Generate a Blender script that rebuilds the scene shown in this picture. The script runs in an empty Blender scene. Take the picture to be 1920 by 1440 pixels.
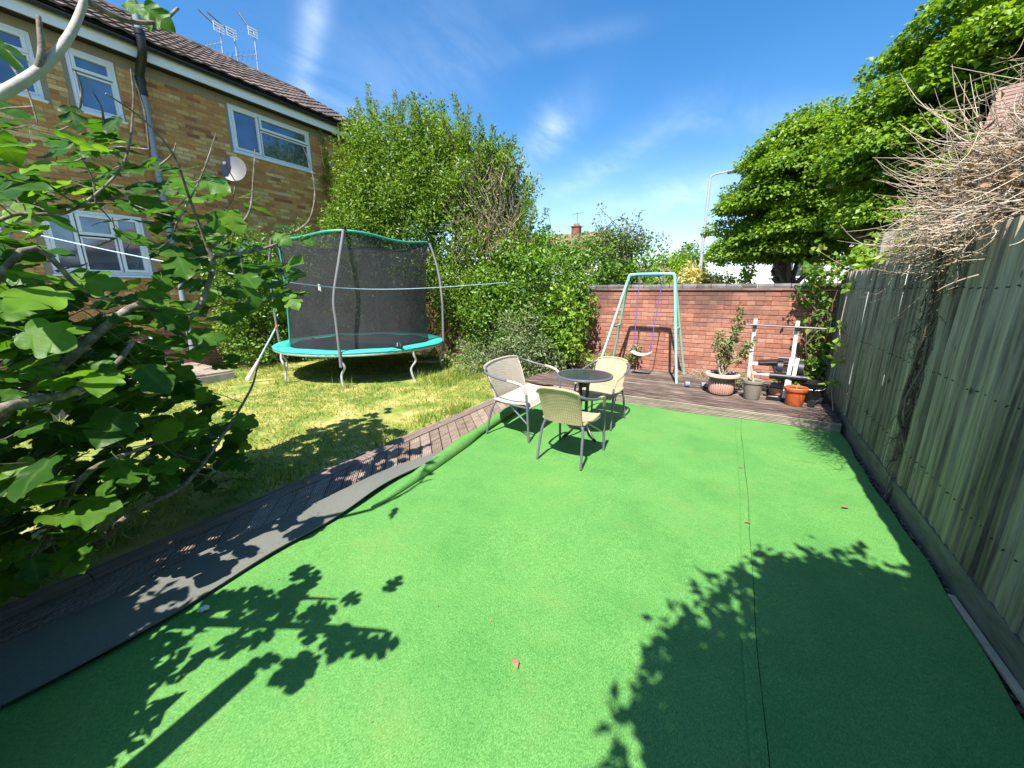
import bpy, math, random
import numpy as np
from mathutils import Vector, Matrix
R = math.radians
random.seed(7); rng = np.random.default_rng(7)
scn = bpy.context.scene
col = scn.collection

# ------------------------------------------------------------------ camera, sky, sun, exposure
CAM_H, F_PX, PITCH, YAW = 1.6, 722.0, R(13.6), R(30.6)
cd = bpy.data.cameras.new('camera'); cam = bpy.data.objects.new('camera', cd); col.objects.link(cam)
cam.location = (0, 0, CAM_H); cam.rotation_euler = (math.pi/2 - PITCH, 0, YAW)
cd.sensor_fit = 'HORIZONTAL'; cd.sensor_width = 36.0; cd.lens = 36.0*F_PX/1920.0
cd.clip_start = 0.02; cd.clip_end = 3000
scn.camera = cam
SUN = Vector((0.08, -0.62, 1.0)).normalized()          # towards the sun
SUN_EL = math.asin(SUN.z); SUN_AZ = math.atan2(SUN.x, SUN.y)
w = bpy.data.worlds.new('World'); scn.world = w; w.use_nodes = True
def build_world():
    nt = w.node_tree; N, L = nt.nodes, nt.links; N.clear()
    out = N.new('ShaderNodeOutputWorld'); bg = N.new('ShaderNodeBackground'); bg.inputs[1].default_value = 0.11
    sky = N.new('ShaderNodeTexSky'); sky.sky_type = 'NISHITA'; sky.sun_disc = False
    sky.sun_elevation = SUN_EL; sky.sun_rotation = SUN_AZ; sky.air_density = 1.0; sky.dust_density = 0.35; sky.ozone_density = 2.2
    tc = N.new('ShaderNodeTexCoord'); sep = N.new('ShaderNodeSeparateXYZ'); L.new(tc.outputs['Generated'], sep.inputs[0])
    def m(op, a, b=None, c=None):
        n = N.new('ShaderNodeMath'); n.operation = op
        for i, v in enumerate((a, b, c)):
            if v is None: continue
            if isinstance(v, (int, float)): n.inputs[i].default_value = v
            else: L.new(v, n.inputs[i])
        return n.outputs[0]
    zc = m('MAXIMUM', sep.outputs[2], 0.03)
    px = m('DIVIDE', sep.outputs[0], m('ADD', zc, 0.12)); py = m('DIVIDE', sep.outputs[1], m('ADD', zc, 0.12))
    cb = N.new('ShaderNodeCombineXYZ'); L.new(px, cb.inputs[0]); L.new(py, cb.inputs[1])
    def noise(scale, sx, sy, rot, det, dist=0.0, off=(0, 0, 0)):
        mp = N.new('ShaderNodeMapping'); L.new(cb.outputs[0], mp.inputs[0]); mp.inputs['Rotation'].default_value = (0, 0, rot)
        mp.inputs['Scale'].default_value = (sx, sy, 1); mp.inputs['Location'].default_value = off
        n = N.new('ShaderNodeTexNoise'); n.inputs['Scale'].default_value = scale; n.inputs['Detail'].default_value = det
        n.inputs['Distortion'].default_value = dist; n.inputs['Roughness'].default_value = 0.6
        L.new(mp.outputs[0], n.inputs['Vector']); return n.outputs[0]
    def ramp(v, a, b):
        n = N.new('ShaderNodeMapRange'); n.interpolation_type = 'SMOOTHSTEP'; L.new(v, n.inputs[0]); n.inputs[1].default_value = a; n.inputs[2].default_value = b
        return n.outputs[0]
    # thin high cirrus, drawn out in streaks, in broad patches
    streak = ramp(noise(1.6, 3.2, 0.55, 0.5, 7, 0.7, (3.1, 0.4, 0)), 0.47, 0.80)
    patch = ramp(noise(0.55, 1, 1, 0, 3, 0.2, (1.7, 5.2, 0)), 0.46, 0.66)
    fine = ramp(noise(5.0, 4.0, 0.5, 0.5, 6, 1.0), 0.3, 0.75)
    cir = m('MULTIPLY', m('MULTIPLY', streak, patch), m('ADD', m('MULTIPLY', fine, 0.65), 0.35))
    # single wisps: soft elongated patches at their own place in the cloud layer, torn by streaky noise
    tear = m('ADD', m('MULTIPLY', ramp(noise(1.5, 2.2, 0.8, 0.75, 6, 0.6, (0.3, 2.2, 0)), 0.30, 0.75), 0.75), 0.12)
    def wisp(cx, cy, ang, sa, sc, amt):
        ca, sn = math.cos(ang), math.sin(ang); dx = m('SUBTRACT', px, cx); dy = m('SUBTRACT', py, cy)
        al = m('ADD', m('MULTIPLY', dx, ca/sa), m('MULTIPLY', dy, sn/sa)); ac = m('ADD', m('MULTIPLY', dx, -sn/sc), m('MULTIPLY', dy, ca/sc))
        wb_ = m('MULTIPLY', m('SUBTRACT', noise(2.2, 1, 1, 0, 4, 0.3), 0.5), 1.6); ac = m('ADD', ac, wb_)
        r2 = m('ADD', m('MULTIPLY', al, al), m('MULTIPLY', ac, ac)); g_ = m('POWER', 2.718, m('MULTIPLY', r2, -1.0))
        return m('MULTIPLY', m('MULTIPLY', g_, tear), amt)
    trail = wisp(-1.30, 0.925, math.atan2(0.219, -0.416), 0.40, 0.04, 0.34)
    for args in ((-0.93, 1.92, math.atan2(-0.69, 0.72), 0.30, 0.10, 0.55), (-0.80, 2.35, -0.6, 0.6, 0.14, 0.22), (-0.40, 3.0, -0.25, 0.7, 0.30, 0.28), (0.10, 2.2, 0.3, 0.45, 0.14, 0.16), (-1.05, 1.25, -0.4, 0.5, 0.22, 0.10), (-0.63, 1.37, 0.2, 0.25, 0.05, 0.10), (-1.9, 1.5, -0.6, 0.8, 0.35, 0.16)): trail = m('ADD', trail, wisp(*args))
    veil = m('MULTIPLY', m('SUBTRACT', 1.0, ramp(sep.outputs[2], 0.0, 0.34)), 0.26)
    fac = m('MINIMUM', m('ADD', m('ADD', m('MULTIPLY', cir, 0.08), trail), veil), 0.85)
    mix = N.new('ShaderNodeMix'); mix.data_type = 'RGBA'; L.new(fac, mix.inputs[0])
    hs = N.new('ShaderNodeHueSaturation'); hs.inputs['Saturation'].default_value = 1.34; hs.inputs['Value'].default_value = 1.0
    L.new(sky.outputs[0], hs.inputs['Color'])
    L.new(hs.outputs[0], mix.inputs[6]); mix.inputs[7].default_value = (7.0, 7.8, 8.6, 1)
    L.new(mix.outputs[2], bg.inputs[0]); L.new(bg.outputs[0], out.inputs[0])
build_world()
sd = bpy.data.lights.new('sun', 'SUN'); sun = bpy.data.objects.new('sun', sd); col.objects.link(sun)
sd.energy = 5.0; sd.angle = R(0.5); sd.color = (1.0, 0.955, 0.88)
sun.rotation_euler = SUN.to_track_quat('Z', 'Y').to_euler(); sun.location = (2, -8, 12)
scn.view_settings.view_transform = 'Standard'; scn.view_settings.look = 'None'
scn.view_settings.exposure = 1.10; scn.view_settings.gamma = 1.0; scn.view_settings.use_curve_mapping = False
scn.cycles.max_bounces = 8; scn.cycles.transparent_max_bounces = 16
scn.cycles.use_denoising = True

# ------------------------------------------------------------------ geometry of the view, used to read positions off the photograph
FW = np.array([-math.sin(YAW)*math.cos(PITCH), math.cos(YAW)*math.cos(PITCH), -math.sin(PITCH)])
RT = np.array([math.cos(YAW), math.sin(YAW), 0.0]); UP = np.cross(RT, FW); CC = np.array([0, 0, CAM_H])
def ray(x, y): return FW*F_PX + RT*(x-960) + UP*(720-y)
def atX(x, y, X): d = ray(x, y); return Vector(CC + d*(X/d[0]))
def atY(x, y, Y): d = ray(x, y); return Vector(CC + d*(Y/d[1]))
def atZ(x, y, Z): d = ray(x, y); return Vector(CC + d*((Z-CAM_H)/d[2]))
def project(P):
    v = np.array(P) - CC; zf = v @ FW
    return (960 + F_PX*(v @ RT)/zf, 720 - F_PX*(v @ UP)/zf, zf)

# ------------------------------------------------------------------ materials
MATS = {}
def nodes_of(m): m.use_nodes = True; nt = m.node_tree; return nt, nt.nodes, nt.links
def ramp_node(N, stops):
    r = N.new('ShaderNodeValToRGB'); e = r.color_ramp.elements
    while len(e) < len(stops): e.new(0.5)
    for k, (p, c) in enumerate(stops): e[k].position = p; e[k].color = (*c, 1)
    return r
def pmat(name, stops, scale=6, detail=6, rough=0.6, bump=0.0, bscale=None, stretch=(1, 1, 1), metal=0.0, coord='Position', spec=0.5, island=0.0, dist=0.0, bdist=0.01, rot=(0, 0, 0), objrand=0.0):
    """procedural surface: a noise ramp for colour, optional per-piece variation, optional relief"""
    m = bpy.data.materials.new(name); nt, N, L = nodes_of(m); b = N['Principled BSDF']
    if coord == 'Position': src = N.new('ShaderNodeNewGeometry').outputs['Position']
    else: src = N.new('ShaderNodeTexCoord').outputs[coord]
    mp = N.new('ShaderNodeMapping'); mp.inputs['Scale'].default_value = stretch; mp.inputs['Rotation'].default_value = rot; L.new(src, mp.inputs[0])
    n = N.new('ShaderNodeTexNoise'); n.inputs['Scale'].default_value = scale; n.inputs['Detail'].default_value = detail; n.inputs['Roughness'].default_value = 0.62; n.inputs['Distortion'].default_value = dist
    L.new(mp.outputs[0], n.inputs['Vector']); fac = n.outputs[0]
    def add(fac, val, amt):
        a = N.new('ShaderNodeMath'); a.operation = 'MULTIPLY_ADD'; L.new(val, a.inputs[0]); a.inputs[1].default_value = amt; a.inputs[2].default_value = -amt/2
        s = N.new('ShaderNodeMath'); s.operation = 'ADD'; L.new(fac, s.inputs[0]); L.new(a.outputs[0], s.inputs[1]); return s.outputs[0]
    if island: fac = add(fac, N.new('ShaderNodeNewGeometry').outputs['Random Per Island'], island)
    if objrand: fac = add(fac, N.new('ShaderNodeObjectInfo').outputs['Random'], objrand)
    r = ramp_node(N, stops); L.new(fac, r.inputs[0]); L.new(r.outputs[0], b.inputs['Base Color'])
    b.inputs['Roughness'].default_value = rough; b.inputs['Metallic'].default_value = metal; b.inputs['Specular IOR Level'].default_value = spec
    if bump:
        n2 = N.new('ShaderNodeTexNoise'); n2.inputs['Scale'].default_value = bscale or scale*4; n2.inputs['Detail'].default_value = 6; L.new(mp.outputs[0], n2.inputs['Vector'])
        bp = N.new('ShaderNodeBump'); bp.inputs['Strength'].default_value = bump; bp.inputs['Distance'].default_value = bdist
        L.new(n2.outputs[0], bp.inputs['Height']); L.new(bp.outputs[0], b.inputs['Normal'])
    MATS[name] = m; return m
def flat(name, c, rough=0.5, metal=0.0, var=0.12, scale=12, bump=0.0, spec=0.5):
    lo = tuple(x*(1-var) for x in c); hi = tuple(min(1, x*(1+var)) for x in c)
    return pmat(name, [(0.3, lo), (0.7, hi)], scale=scale, rough=rough, metal=metal, bump=bump, spec=spec)
def leafmat(name, cols, trans=0.35, rough=0.45, tcol=None, vein=False, spec=0.4):
    """two-sided foliage: colour by leaf, part of the light passes through"""
    m = bpy.data.materials.new(name); nt, N, L = nodes_of(m); b = N['Principled BSDF']; out = N['Material Output']
    g = N.new('ShaderNodeNewGeometry'); oi = N.new('ShaderNodeObjectInfo')
    nz = N.new('ShaderNodeTexNoise'); nz.inputs['Scale'].default_value = 1.1 if not vein else 9.0; nz.inputs['Detail'].default_value = 3; L.new(g.outputs['Position'], nz.inputs['Vector'])
    a = N.new('ShaderNodeMath'); a.operation = 'MULTIPLY'; L.new(g.outputs['Random Per Island'] if not vein else oi.outputs['Random'], a.inputs[0]); a.inputs[1].default_value = 0.6
    s = N.new('ShaderNodeMath'); s.operation = 'MULTIPLY_ADD'; L.new(nz.outputs[0], s.inputs[0]); s.inputs[1].default_value = 0.4; L.new(a.outputs[0], s.inputs[2])
    k = len(cols); r = ramp_node(N, [(0.12 + 0.76*i/max(1, k-1), c) for i, c in enumerate(cols)]); L.new(s.outputs[0], r.inputs[0])
    colout = r.outputs[0]
    if vein:
        at = N.new('ShaderNodeAttribute'); at.attribute_name = 'vein'
        pw = N.new('ShaderNodeMath'); pw.operation = 'POWER'; L.new(at.outputs['Fac'], pw.inputs[0]); pw.inputs[1].default_value = 9
        ml = N.new('ShaderNodeMath'); ml.operation = 'MULTIPLY'; L.new(pw.outputs[0], ml.inputs[0]); ml.inputs[1].default_value = 0.4
        mx = N.new('ShaderNodeMix'); mx.data_type = 'RGBA'; L.new(ml.outputs[0], mx.inputs[0]); L.new(colout, mx.inputs[6]); mx.inputs[7].default_value = (0.16, 0.26, 0.07, 1); colout = mx.outputs[2]
        n2 = N.new('ShaderNodeTexNoise'); n2.inputs['Scale'].default_value = 60; n2.inputs['Detail'].default_value = 4; L.new(g.outputs['Position'], n2.inputs['Vector'])
        bp = N.new('ShaderNodeBump'); bp.inputs['Strength'].default_value = 0.15; bp.inputs['Distance'].default_value = 0.006; L.new(n2.outputs[0], bp.inputs['Height']); L.new(bp.outputs[0], b.inputs['Normal'])
    L.new(colout, b.inputs['Base Color']); b.inputs['Roughness'].default_value = rough; b.inputs['Specular IOR Level'].default_value = spec
    t = N.new('ShaderNodeBsdfTranslucent')
    mt = N.new('ShaderNodeMix'); mt.data_type = 'RGBA'; mt.blend_type = 'MULTIPLY'; mt.inputs[0].default_value = 1.0; L.new(colout, mt.inputs[6]); mt.inputs[7].default_value = (*(tcol or (1.9, 1.75, 0.6)), 1)
    L.new(mt.outputs[2], t.inputs[0])
    ms = N.new('ShaderNodeMixShader'); ms.inputs[0].default_value = trans; L.new(b.outputs[0], ms.inputs[1]); L.new(t.outputs[0], ms.inputs[2]); L.new(ms.outputs[0], out.inputs[0])
    MATS[name] = m; return m

def make_carpet_mat():
    m = bpy.data.materials.new('artificial_turf'); nt, N, L = nodes_of(m); b = N['Principled BSDF']
    pos = N.new('ShaderNodeNewGeometry').outputs['Position']
    def noise(s, d, st=(1, 1, 1), rot=0.0):
        mp = N.new('ShaderNodeMapping'); mp.inputs['Scale'].default_value = st; mp.inputs['Rotation'].default_value = (0, 0, rot); L.new(pos, mp.inputs[0])
        n = N.new('ShaderNodeTexNoise'); n.inputs['Scale'].default_value = s; n.inputs['Detail'].default_value = d; n.inputs['Roughness'].default_value = 0.7; L.new(mp.outputs[0], n.inputs['Vector']); return n.outputs[0]
    fine = noise(210, 3, (1, 0.45, 1), 0.6); mid = noise(38, 4); big = noise(1.3, 4)
    r1 = ramp_node(N, [(0.26, (0.040, 0.155, 0.030)), (0.50, (0.096, 0.280, 0.058)), (0.76, (0.195, 0.41, 0.13))]); L.new(fine, r1.inputs[0])
    r2 = ramp_node(N, [(0.3, (0.70, 0.84, 0.78)), (0.5, (1, 1, 1)), (0.7, (1.25, 1.08, 1.10))]); L.new(big, r2.inputs[0])
    mx = N.new('ShaderNodeMix'); mx.data_type = 'RGBA'; mx.blend_type = 'MULTIPLY'; mx.inputs[0].default_value = 1; L.new(r1.outputs[0], mx.inputs[6]); L.new(r2.outputs[0], mx.inputs[7])
    r3 = ramp_node(N, [(0.32, (0.86, 0.90, 0.86)), (0.6, (1.06, 1.03, 1.06))]); L.new(mid, r3.inputs[0])
    mx2 = N.new('ShaderNodeMix'); mx2.data_type = 'RGBA'; mx2.blend_type = 'MULTIPLY'; mx2.inputs[0].default_value = 1; L.new(mx.outputs[2], mx2.inputs[6]); L.new(r3.outputs[0], mx2.inputs[7])
    # worn, dusty patches
    st = ramp_node(N, [(0.54, (0, 0, 0)), (0.70, (1, 1, 1))]); L.new(noise(2.3, 6), st.inputs[0])
    ml = N.new('ShaderNodeMath'); ml.operation = 'MULTIPLY'; L.new(st.outputs[0], ml.inputs[0]); ml.inputs[1].default_value = 0.30
    mx3 = N.new('ShaderNodeMix'); mx3.data_type = 'RGBA'; L.new(ml.outputs[0], mx3.inputs[0]); L.new(mx2.outputs[2], mx3.inputs[6]); mx3.inputs[7].default_value = (0.20, 0.28, 0.08, 1)
    L.new(mx3.outputs[2], b.inputs['Base Color'])
    b.inputs['Roughness'].default_value = 0.55; b.inputs['Specular IOR Level'].default_value = 0.35
    bp = N.new('ShaderNodeBump'); bp.inputs['Strength'].default_value = 0.7; bp.inputs['Distance'].default_value = 0.006; L.new(fine, bp.inputs['Height']); L.new(bp.outputs[0], b.inputs['Normal'])
    MATS['turf'] = m
make_carpet_mat()
flat('turf_backing', (0.13, 0.135, 0.115), 0.85, var=0.10, scale=60, bump=0.2)
pmat('lawn_soil', [(0.30, (0.075, 0.13, 0.018)), (0.44, (0.16, 0.215, 0.03)), (0.56, (0.33, 0.30, 0.075)), (0.70, (0.50, 0.39, 0.17))], scale=2.6, detail=10, rough=0.95, bump=0.6, bscale=60)
pmat('earth', [(0.3, (0.035, 0.026, 0.018)), (0.7, (0.11, 0.08, 0.055))], scale=9, rough=0.95, bump=0.8, bscale=40, bdist=0.03)
pmat('asphalt', [(0.3, (0.04, 0.04, 0.042)), (0.7, (0.065, 0.064, 0.062))], scale=30, rough=0.9, bump=0.4)
pmat('far_ground', [(0.3, (0.05, 0.09, 0.025)), (0.7, (0.10, 0.14, 0.04))], scale=0.4, rough=1.0)
pmat('paving', [(0.3, (0.20, 0.16, 0.13)), (0.7, (0.36, 0.28, 0.22))], scale=5, rough=0.9, bump=0.3, objrand=0.3)
pmat('concrete', [(0.3, (0.22, 0.21, 0.19)), (0.7, (0.38, 0.36, 0.33))], scale=6, rough=0.9, bump=0.3)
GR = (0, 0, R(-45))
pmat('strip_deck', [(0.22, (0.10, 0.070, 0.052)), (0.42, (0.23, 0.165, 0.125)), (0.62, (0.35, 0.27, 0.215)), (0.82, (0.46, 0.375, 0.31))], scale=7, detail=8, rough=0.85, bump=0.35, bscale=60, stretch=(6, 0.6, 3), rot=GR, objrand=0.22)
pmat('deck_border', [(0.25, (0.08, 0.058, 0.046)), (0.55, (0.20, 0.145, 0.115)), (0.8, (0.34, 0.26, 0.21))], scale=8, detail=8, rough=0.85, bump=0.35, stretch=(6, 0.5, 3), objrand=0.2)
pmat('old_deck', [(0.30, (0.030, 0.018, 0.014)), (0.46, (0.085, 0.056, 0.043)), (0.60, (0.18, 0.13, 0.105)), (0.74, (0.36, 0.29, 0.245))], scale=5, detail=9, rough=0.85, bump=0.4, bscale=40, stretch=(0.7, 5, 3), objrand=0.16)
pmat('fascia_timber', [(0.25, (0.16, 0.125, 0.095)), (0.55, (0.32, 0.265, 0.205)), (0.8, (0.44, 0.38, 0.31))], scale=6, detail=8, rough=0.85, bump=0.3, stretch=(0.6, 4, 4), objrand=0.15)
# fence: silvered boards going green below
def make_fence_mat():
    m = bpy.data.materials.new('fence_board'); nt, N, L = nodes_of(m); b = N['Principled BSDF']
    pos = N.new('ShaderNodeNewGeometry').outputs['Position']; oi = N.new('ShaderNodeObjectInfo').outputs['Random']
    def noise(s, d, st, dist=0.0):
        mp = N.new('ShaderNodeMapping'); mp.inputs['Scale'].default_value = st; L.new(pos, mp.inputs[0])
        n = N.new('ShaderNodeTexNoise'); n.inputs['Scale'].default_value = s; n.inputs['Detail'].default_value = d; n.inputs['Distortion'].default_value = dist; n.inputs['Roughness'].default_value = 0.65; L.new(mp.outputs[0], n.inputs['Vector']); return n.outputs[0]
    g = noise(9, 9, (3, 3, 0.22), 0.25)
    ad = N.new('ShaderNodeMath'); ad.operation = 'MULTIPLY_ADD'; L.new(oi, ad.inputs[0]); ad.inputs[1].default_value = 0.30; L.new(g, ad.inputs[2])
    r = ramp_node(N, [(0.40, (0.078, 0.062, 0.045)), (0.56, (0.182, 0.150, 0.112)), (0.72, (0.32, 0.27, 0.20)), (0.95, (0.50, 0.43, 0.325))]); L.new(ad.outputs[0], r.inputs[0])
    sp = N.new('ShaderNodeSeparateXYZ'); L.new(pos, sp.inputs[0])
    hz = N.new('ShaderNodeMapRange'); L.new(sp.outputs[2], hz.inputs[0]); hz.inputs[1].default_value = 1.75; hz.inputs[2].default_value = 0.25; hz.inputs[3].default_value = -0.2; hz.inputs[4].default_value = 0.55
    al = noise(2.4, 6, (1, 1, 0.5)); sm = N.new('ShaderNodeMath'); sm.operation = 'ADD'; L.new(hz.outputs[0], sm.inputs[0]); L.new(al, sm.inputs[1])
    rr = N.new('ShaderNodeMapRange'); rr.interpolation_type = 'SMOOTHSTEP'; L.new(sm.outputs[0], rr.inputs[0]); rr.inputs[1].default_value = 0.45; rr.inputs[2].default_value = 1.05; rr.inputs[4].default_value = 0.65
    mx = N.new('ShaderNodeMix'); mx.data_type = 'RGBA'; mx.blend_type = 'MULTIPLY'; L.new(rr.outputs[0], mx.inputs[0]); L.new(r.outputs[0], mx.inputs[6]); mx.inputs[7].default_value = (0.70, 0.72, 0.50, 1)
    # dark knots and nail stains
    vo = N.new('ShaderNodeTexVoronoi'); vo.inputs['Scale'].default_value = 3.2; mp = N.new('ShaderNodeMapping'); mp.inputs['Scale'].default_value = (1, 1.6, 1); L.new(pos, mp.inputs[0]); L.new(mp.outputs[0], vo.inputs['Vector'])
    kn = N.new('ShaderNodeMapRange'); L.new(vo.outputs['Distance'], kn.inputs[0]); kn.inputs[1].default_value = 0.05; kn.inputs[2].default_value = 0.10; kn.inputs[3].default_value = 0.8; kn.inputs[4].default_value = 0.0
    mk = N.new('ShaderNodeMix'); mk.data_type = 'RGBA'; L.new(kn.outputs[0], mk.inputs[0]); L.new(mx.outputs[2], mk.inputs[6]); mk.inputs[7].default_value = (0.02, 0.022, 0.02, 1)
    L.new(mk.outputs[2], b.inputs['Base Color']); b.inputs['Roughness'].default_value = 0.85
    bp = N.new('ShaderNodeBump'); bp.inputs['Strength'].default_value = 0.5; bp.inputs['Distance'].default_value = 0.008; L.new(g, bp.inputs['Height']); L.new(bp.outputs[0], b.inputs['Normal'])
    MATS['fence_board'] = m
make_fence_mat()
pmat('post_timber', [(0.3, (0.24, 0.21, 0.17)), (0.7, (0.42, 0.37, 0.31))], scale=8, stretch=(3, 3, 0.4), rough=0.9, bump=0.3, detail=8)
pmat('gravel_board', [(0.3, (0.085, 0.085, 0.05)), (0.7, (0.21, 0.20, 0.135))], scale=6, stretch=(3, 0.6, 3), rough=0.9, bump=0.3)
# bricks: six tones for each wall; weathering comes from one noise in world space
RED = [(0.38, 0.15, 0.095), (0.42, 0.18, 0.115), (0.34, 0.13, 0.085), (0.46, 0.22, 0.15), (0.31, 0.13, 0.09), (0.40, 0.175, 0.115)]
YEL = [(0.55, 0.28, 0.075), (0.60, 0.35, 0.11), (0.47, 0.195, 0.055), (0.68, 0.45, 0.19), (0.34, 0.12, 0.045), (0.52, 0.235, 0.065)]
def brickmat(name, c, soot):
    m = pmat(name, [(0.3, tuple(x*0.78 for x in c)), (0.5, c), (0.72, tuple(min(1, x*1.2) for x in c))], scale=22, rough=0.9, bump=0.5, bscale=90, bdist=0.004, objrand=0.25, island=0.25)
    if soot:
        nt, N, L = nodes_of(m); b = N['Principled BSDF']; src = b.inputs['Base Color'].links[0].from_socket
        pos = N.new('ShaderNodeNewGeometry').outputs['Position']; n = N.new('ShaderNodeTexNoise'); n.inputs['Scale'].default_value = 1.5; n.inputs['Detail'].default_value = 7; L.new(pos, n.inputs['Vector'])
        sp = N.new('ShaderNodeSeparateXYZ'); L.new(pos, sp.inputs[0]); h = N.new('ShaderNodeMapRange'); L.new(sp.outputs[2], h.inputs[0]); h.inputs[1].default_value = 0.9; h.inputs[2].default_value = 1.6; h.inputs[3].default_value = -0.14; h.inputs[4].default_value = 0.14
        a = N.new('ShaderNodeMath'); a.operation = 'ADD'; L.new(n.outputs[0], a.inputs[0]); L.new(h.outputs[0], a.inputs[1])
        r = N.new('ShaderNodeMapRange'); r.interpolation_type = 'SMOOTHSTEP'; L.new(a.outputs[0], r.inputs[0]); r.inputs[1].default_value = 0.47; r.inputs[2].default_value = 0.76; r.inputs[4].default_value = 0.70
        mx = N.new('ShaderNodeMix'); mx.data_type = 'RGBA'; L.new(r.outputs[0], mx.inputs[0]); L.new(src, mx.inputs[6]); mx.inputs[7].default_value = (0.085, 0.05, 0.042, 1); L.new(mx.outputs[2], b.inputs['Base Color'])
    return m
RED_M = [brickmat('red_brick_%d' % i, c, True) for i, c in enumerate(RED)]
YEL_M = [brickmat('yellow_brick_%d' % i, c, False) for i, c in enumerate(YEL)]
PLI_M = [brickmat('plinth_brick_%d' % i, tuple(x*0.62 for x in c), False) for i, c in enumerate(RED[:3])]
flat('mortar', (0.15, 0.115, 0.098), 0.95, scale=20, bump=0.3)
flat('house_mortar', (0.30, 0.25, 0.18), 0.95, scale=20, bump=0.3)
pmat('coping_brick', [(0.3, (0.07, 0.062, 0.06)), (0.7, (0.19, 0.17, 0.165))], scale=9, rough=0.75, bump=0.3, objrand=0.3)
pmat('roof_tile', [(0.25, (0.055, 0.042, 0.037)), (0.5, (0.115, 0.085, 0.07)), (0.8, (0.20, 0.145, 0.12))], scale=5, rough=0.9, bump=0.5, objrand=0.35, island=0.35)
pmat('far_roof', [(0.3, (0.20, 0.12, 0.09)), (0.7, (0.34, 0.22, 0.17))], scale=3, rough=0.9, island=0.2)
flat('upvc', (0.80, 0.81, 0.82), 0.35, var=0.03)
flat('render_white', (0.78, 0.77, 0.74), 0.9, var=0.05, scale=3)
flat('render_beige', (0.62, 0.53, 0.42), 0.9, var=0.12, scale=4, bump=0.4)
flat('black_plastic', (0.014, 0.014, 0.016), 0.4, var=0.2)
flat('grey_plastic', (0.25, 0.27, 0.30), 0.4, var=0.08)
flat('dish_grey', (0.125, 0.125, 0.13), 0.5, var=0.06)
flat('steel', (0.42, 0.42, 0.43), 0.38, metal=0.75, var=0.15)
flat('galvanised', (0.50, 0.51, 0.52), 0.5, metal=0.35, var=0.12)
flat('frame_grey', (0.115, 0.125, 0.145), 0.35, var=0.1)
flat('sleeve_grey', (0.17, 0.165, 0.17), 0.8, var=0.12, scale=30)
flat('teal_pad', (0.045, 0.42, 0.36), 0.45, var=0.10, scale=7, bump=0.15)
flat('teal_band', (0.03, 0.30, 0.22), 0.5, var=0.12)
flat('jump_mat', (0.014, 0.014, 0.015), 0.7, var=0.2)
flat('mint_paint', (0.28, 0.58, 0.43), 0.4, var=0.10)
flat('blue_paint', (0.13, 0.33, 0.55), 0.4, var=0.10)
flat('white_plastic', (0.74, 0.74, 0.72), 0.4, var=0.05)
flat('white_paint', (0.70, 0.70, 0.68), 0.4, var=0.10)
flat('purple_rope', (0.16, 0.10, 0.42), 0.7, var=0.15)
flat('black_vinyl', (0.012, 0.012, 0.014), 0.45, var=0.25)
flat('iron', (0.035, 0.038, 0.042), 0.5, metal=0.4, var=0.2)
flat('bar_grey', (0.16, 0.15, 0.15), 0.4, metal=0.6, var=0.15)
flat('pink_terracotta', (0.60, 0.34, 0.265), 0.6, var=0.08, scale=5)
flat('terracotta_rim', (0.66, 0.43, 0.35), 0.6, var=0.06)
flat('taupe_plastic', (0.26, 0.225, 0.18), 0.5, var=0.06)
flat('dark_taupe', (0.20, 0.165, 0.125), 0.6, var=0.08)
flat('orange_plastic', (0.60, 0.125, 0.035), 0.45, var=0.06)
flat('terracotta', (0.38, 0.155, 0.09), 0.8, var=0.15)
flat('soil', (0.045, 0.03, 0.022), 0.95, var=0.4, scale=40, bump=0.6)
flat('slate_grey', (0.22, 0.25, 0.27), 0.6, var=0.1)
flat('cord_blue', (0.45, 0.58, 0.70), 0.6, var=0.05)
flat('orange_grip', (0.62, 0.16, 0.03), 0.5)
flat('pale_wood', (0.52, 0.38, 0.22), 0.8, var=0.2)
flat('lamp_metal', (0.42, 0.43, 0.44), 0.5, var=0.06)
pmat('bark', [(0.3, (0.05, 0.04, 0.03)), (0.7, (0.14, 0.115, 0.09))], scale=14, stretch=(2, 2, 0.5), rough=0.95, bump=0.6)
pmat('fig_bark', [(0.3, (0.06, 0.05, 0.036)), (0.5, (0.16, 0.13, 0.10)), (0.7, (0.34, 0.30, 0.25))], scale=26, rough=0.85, bump=0.3)
pmat('fig_limb', [(0.3, (0.28, 0.25, 0.21)), (0.7, (0.50, 0.46, 0.41))], scale=10, rough=0.8, bump=0.25)
pmat('dead_twig', [(0.25, (0.20, 0.14, 0.09)), (0.5, (0.40, 0.31, 0.215)), (0.8, (0.60, 0.50, 0.38))], scale=5, rough=0.9, island=0.5)
pmat('grey_twig', [(0.3, (0.07, 0.05, 0.035)), (0.7, (0.20, 0.15, 0.11))], scale=6, rough=0.9, island=0.4)
leafmat('fig_leaf', [(0.020, 0.068, 0.010), (0.042, 0.125, 0.012), (0.080, 0.195, 0.016), (0.17, 0.31, 0.022)], 0.45, 0.42, vein=True, spec=0.25)
leafmat('privet_leaf', [(0.035, 0.085, 0.008), (0.09, 0.18, 0.014), (0.16, 0.27, 0.024), (0.25, 0.36, 0.05)], 0.34, 0.42)
leafmat('hedge_leaf', [(0.035, 0.095, 0.012), (0.09, 0.20, 0.020), (0.16, 0.29, 0.032), (0.25, 0.38, 0.05)], 0.32, 0.45)
leafmat('grey_leaf', [(0.07, 0.12, 0.045), (0.13, 0.19, 0.07), (0.22, 0.27, 0.13), (0.30, 0.33, 0.20)], 0.25, 0.55)
leafmat('sycamore_leaf', [(0.04, 0.10, 0.006), (0.10, 0.20, 0.010), (0.18, 0.31, 0.016), (0.28, 0.42, 0.03)], 0.36, 0.42)
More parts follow.
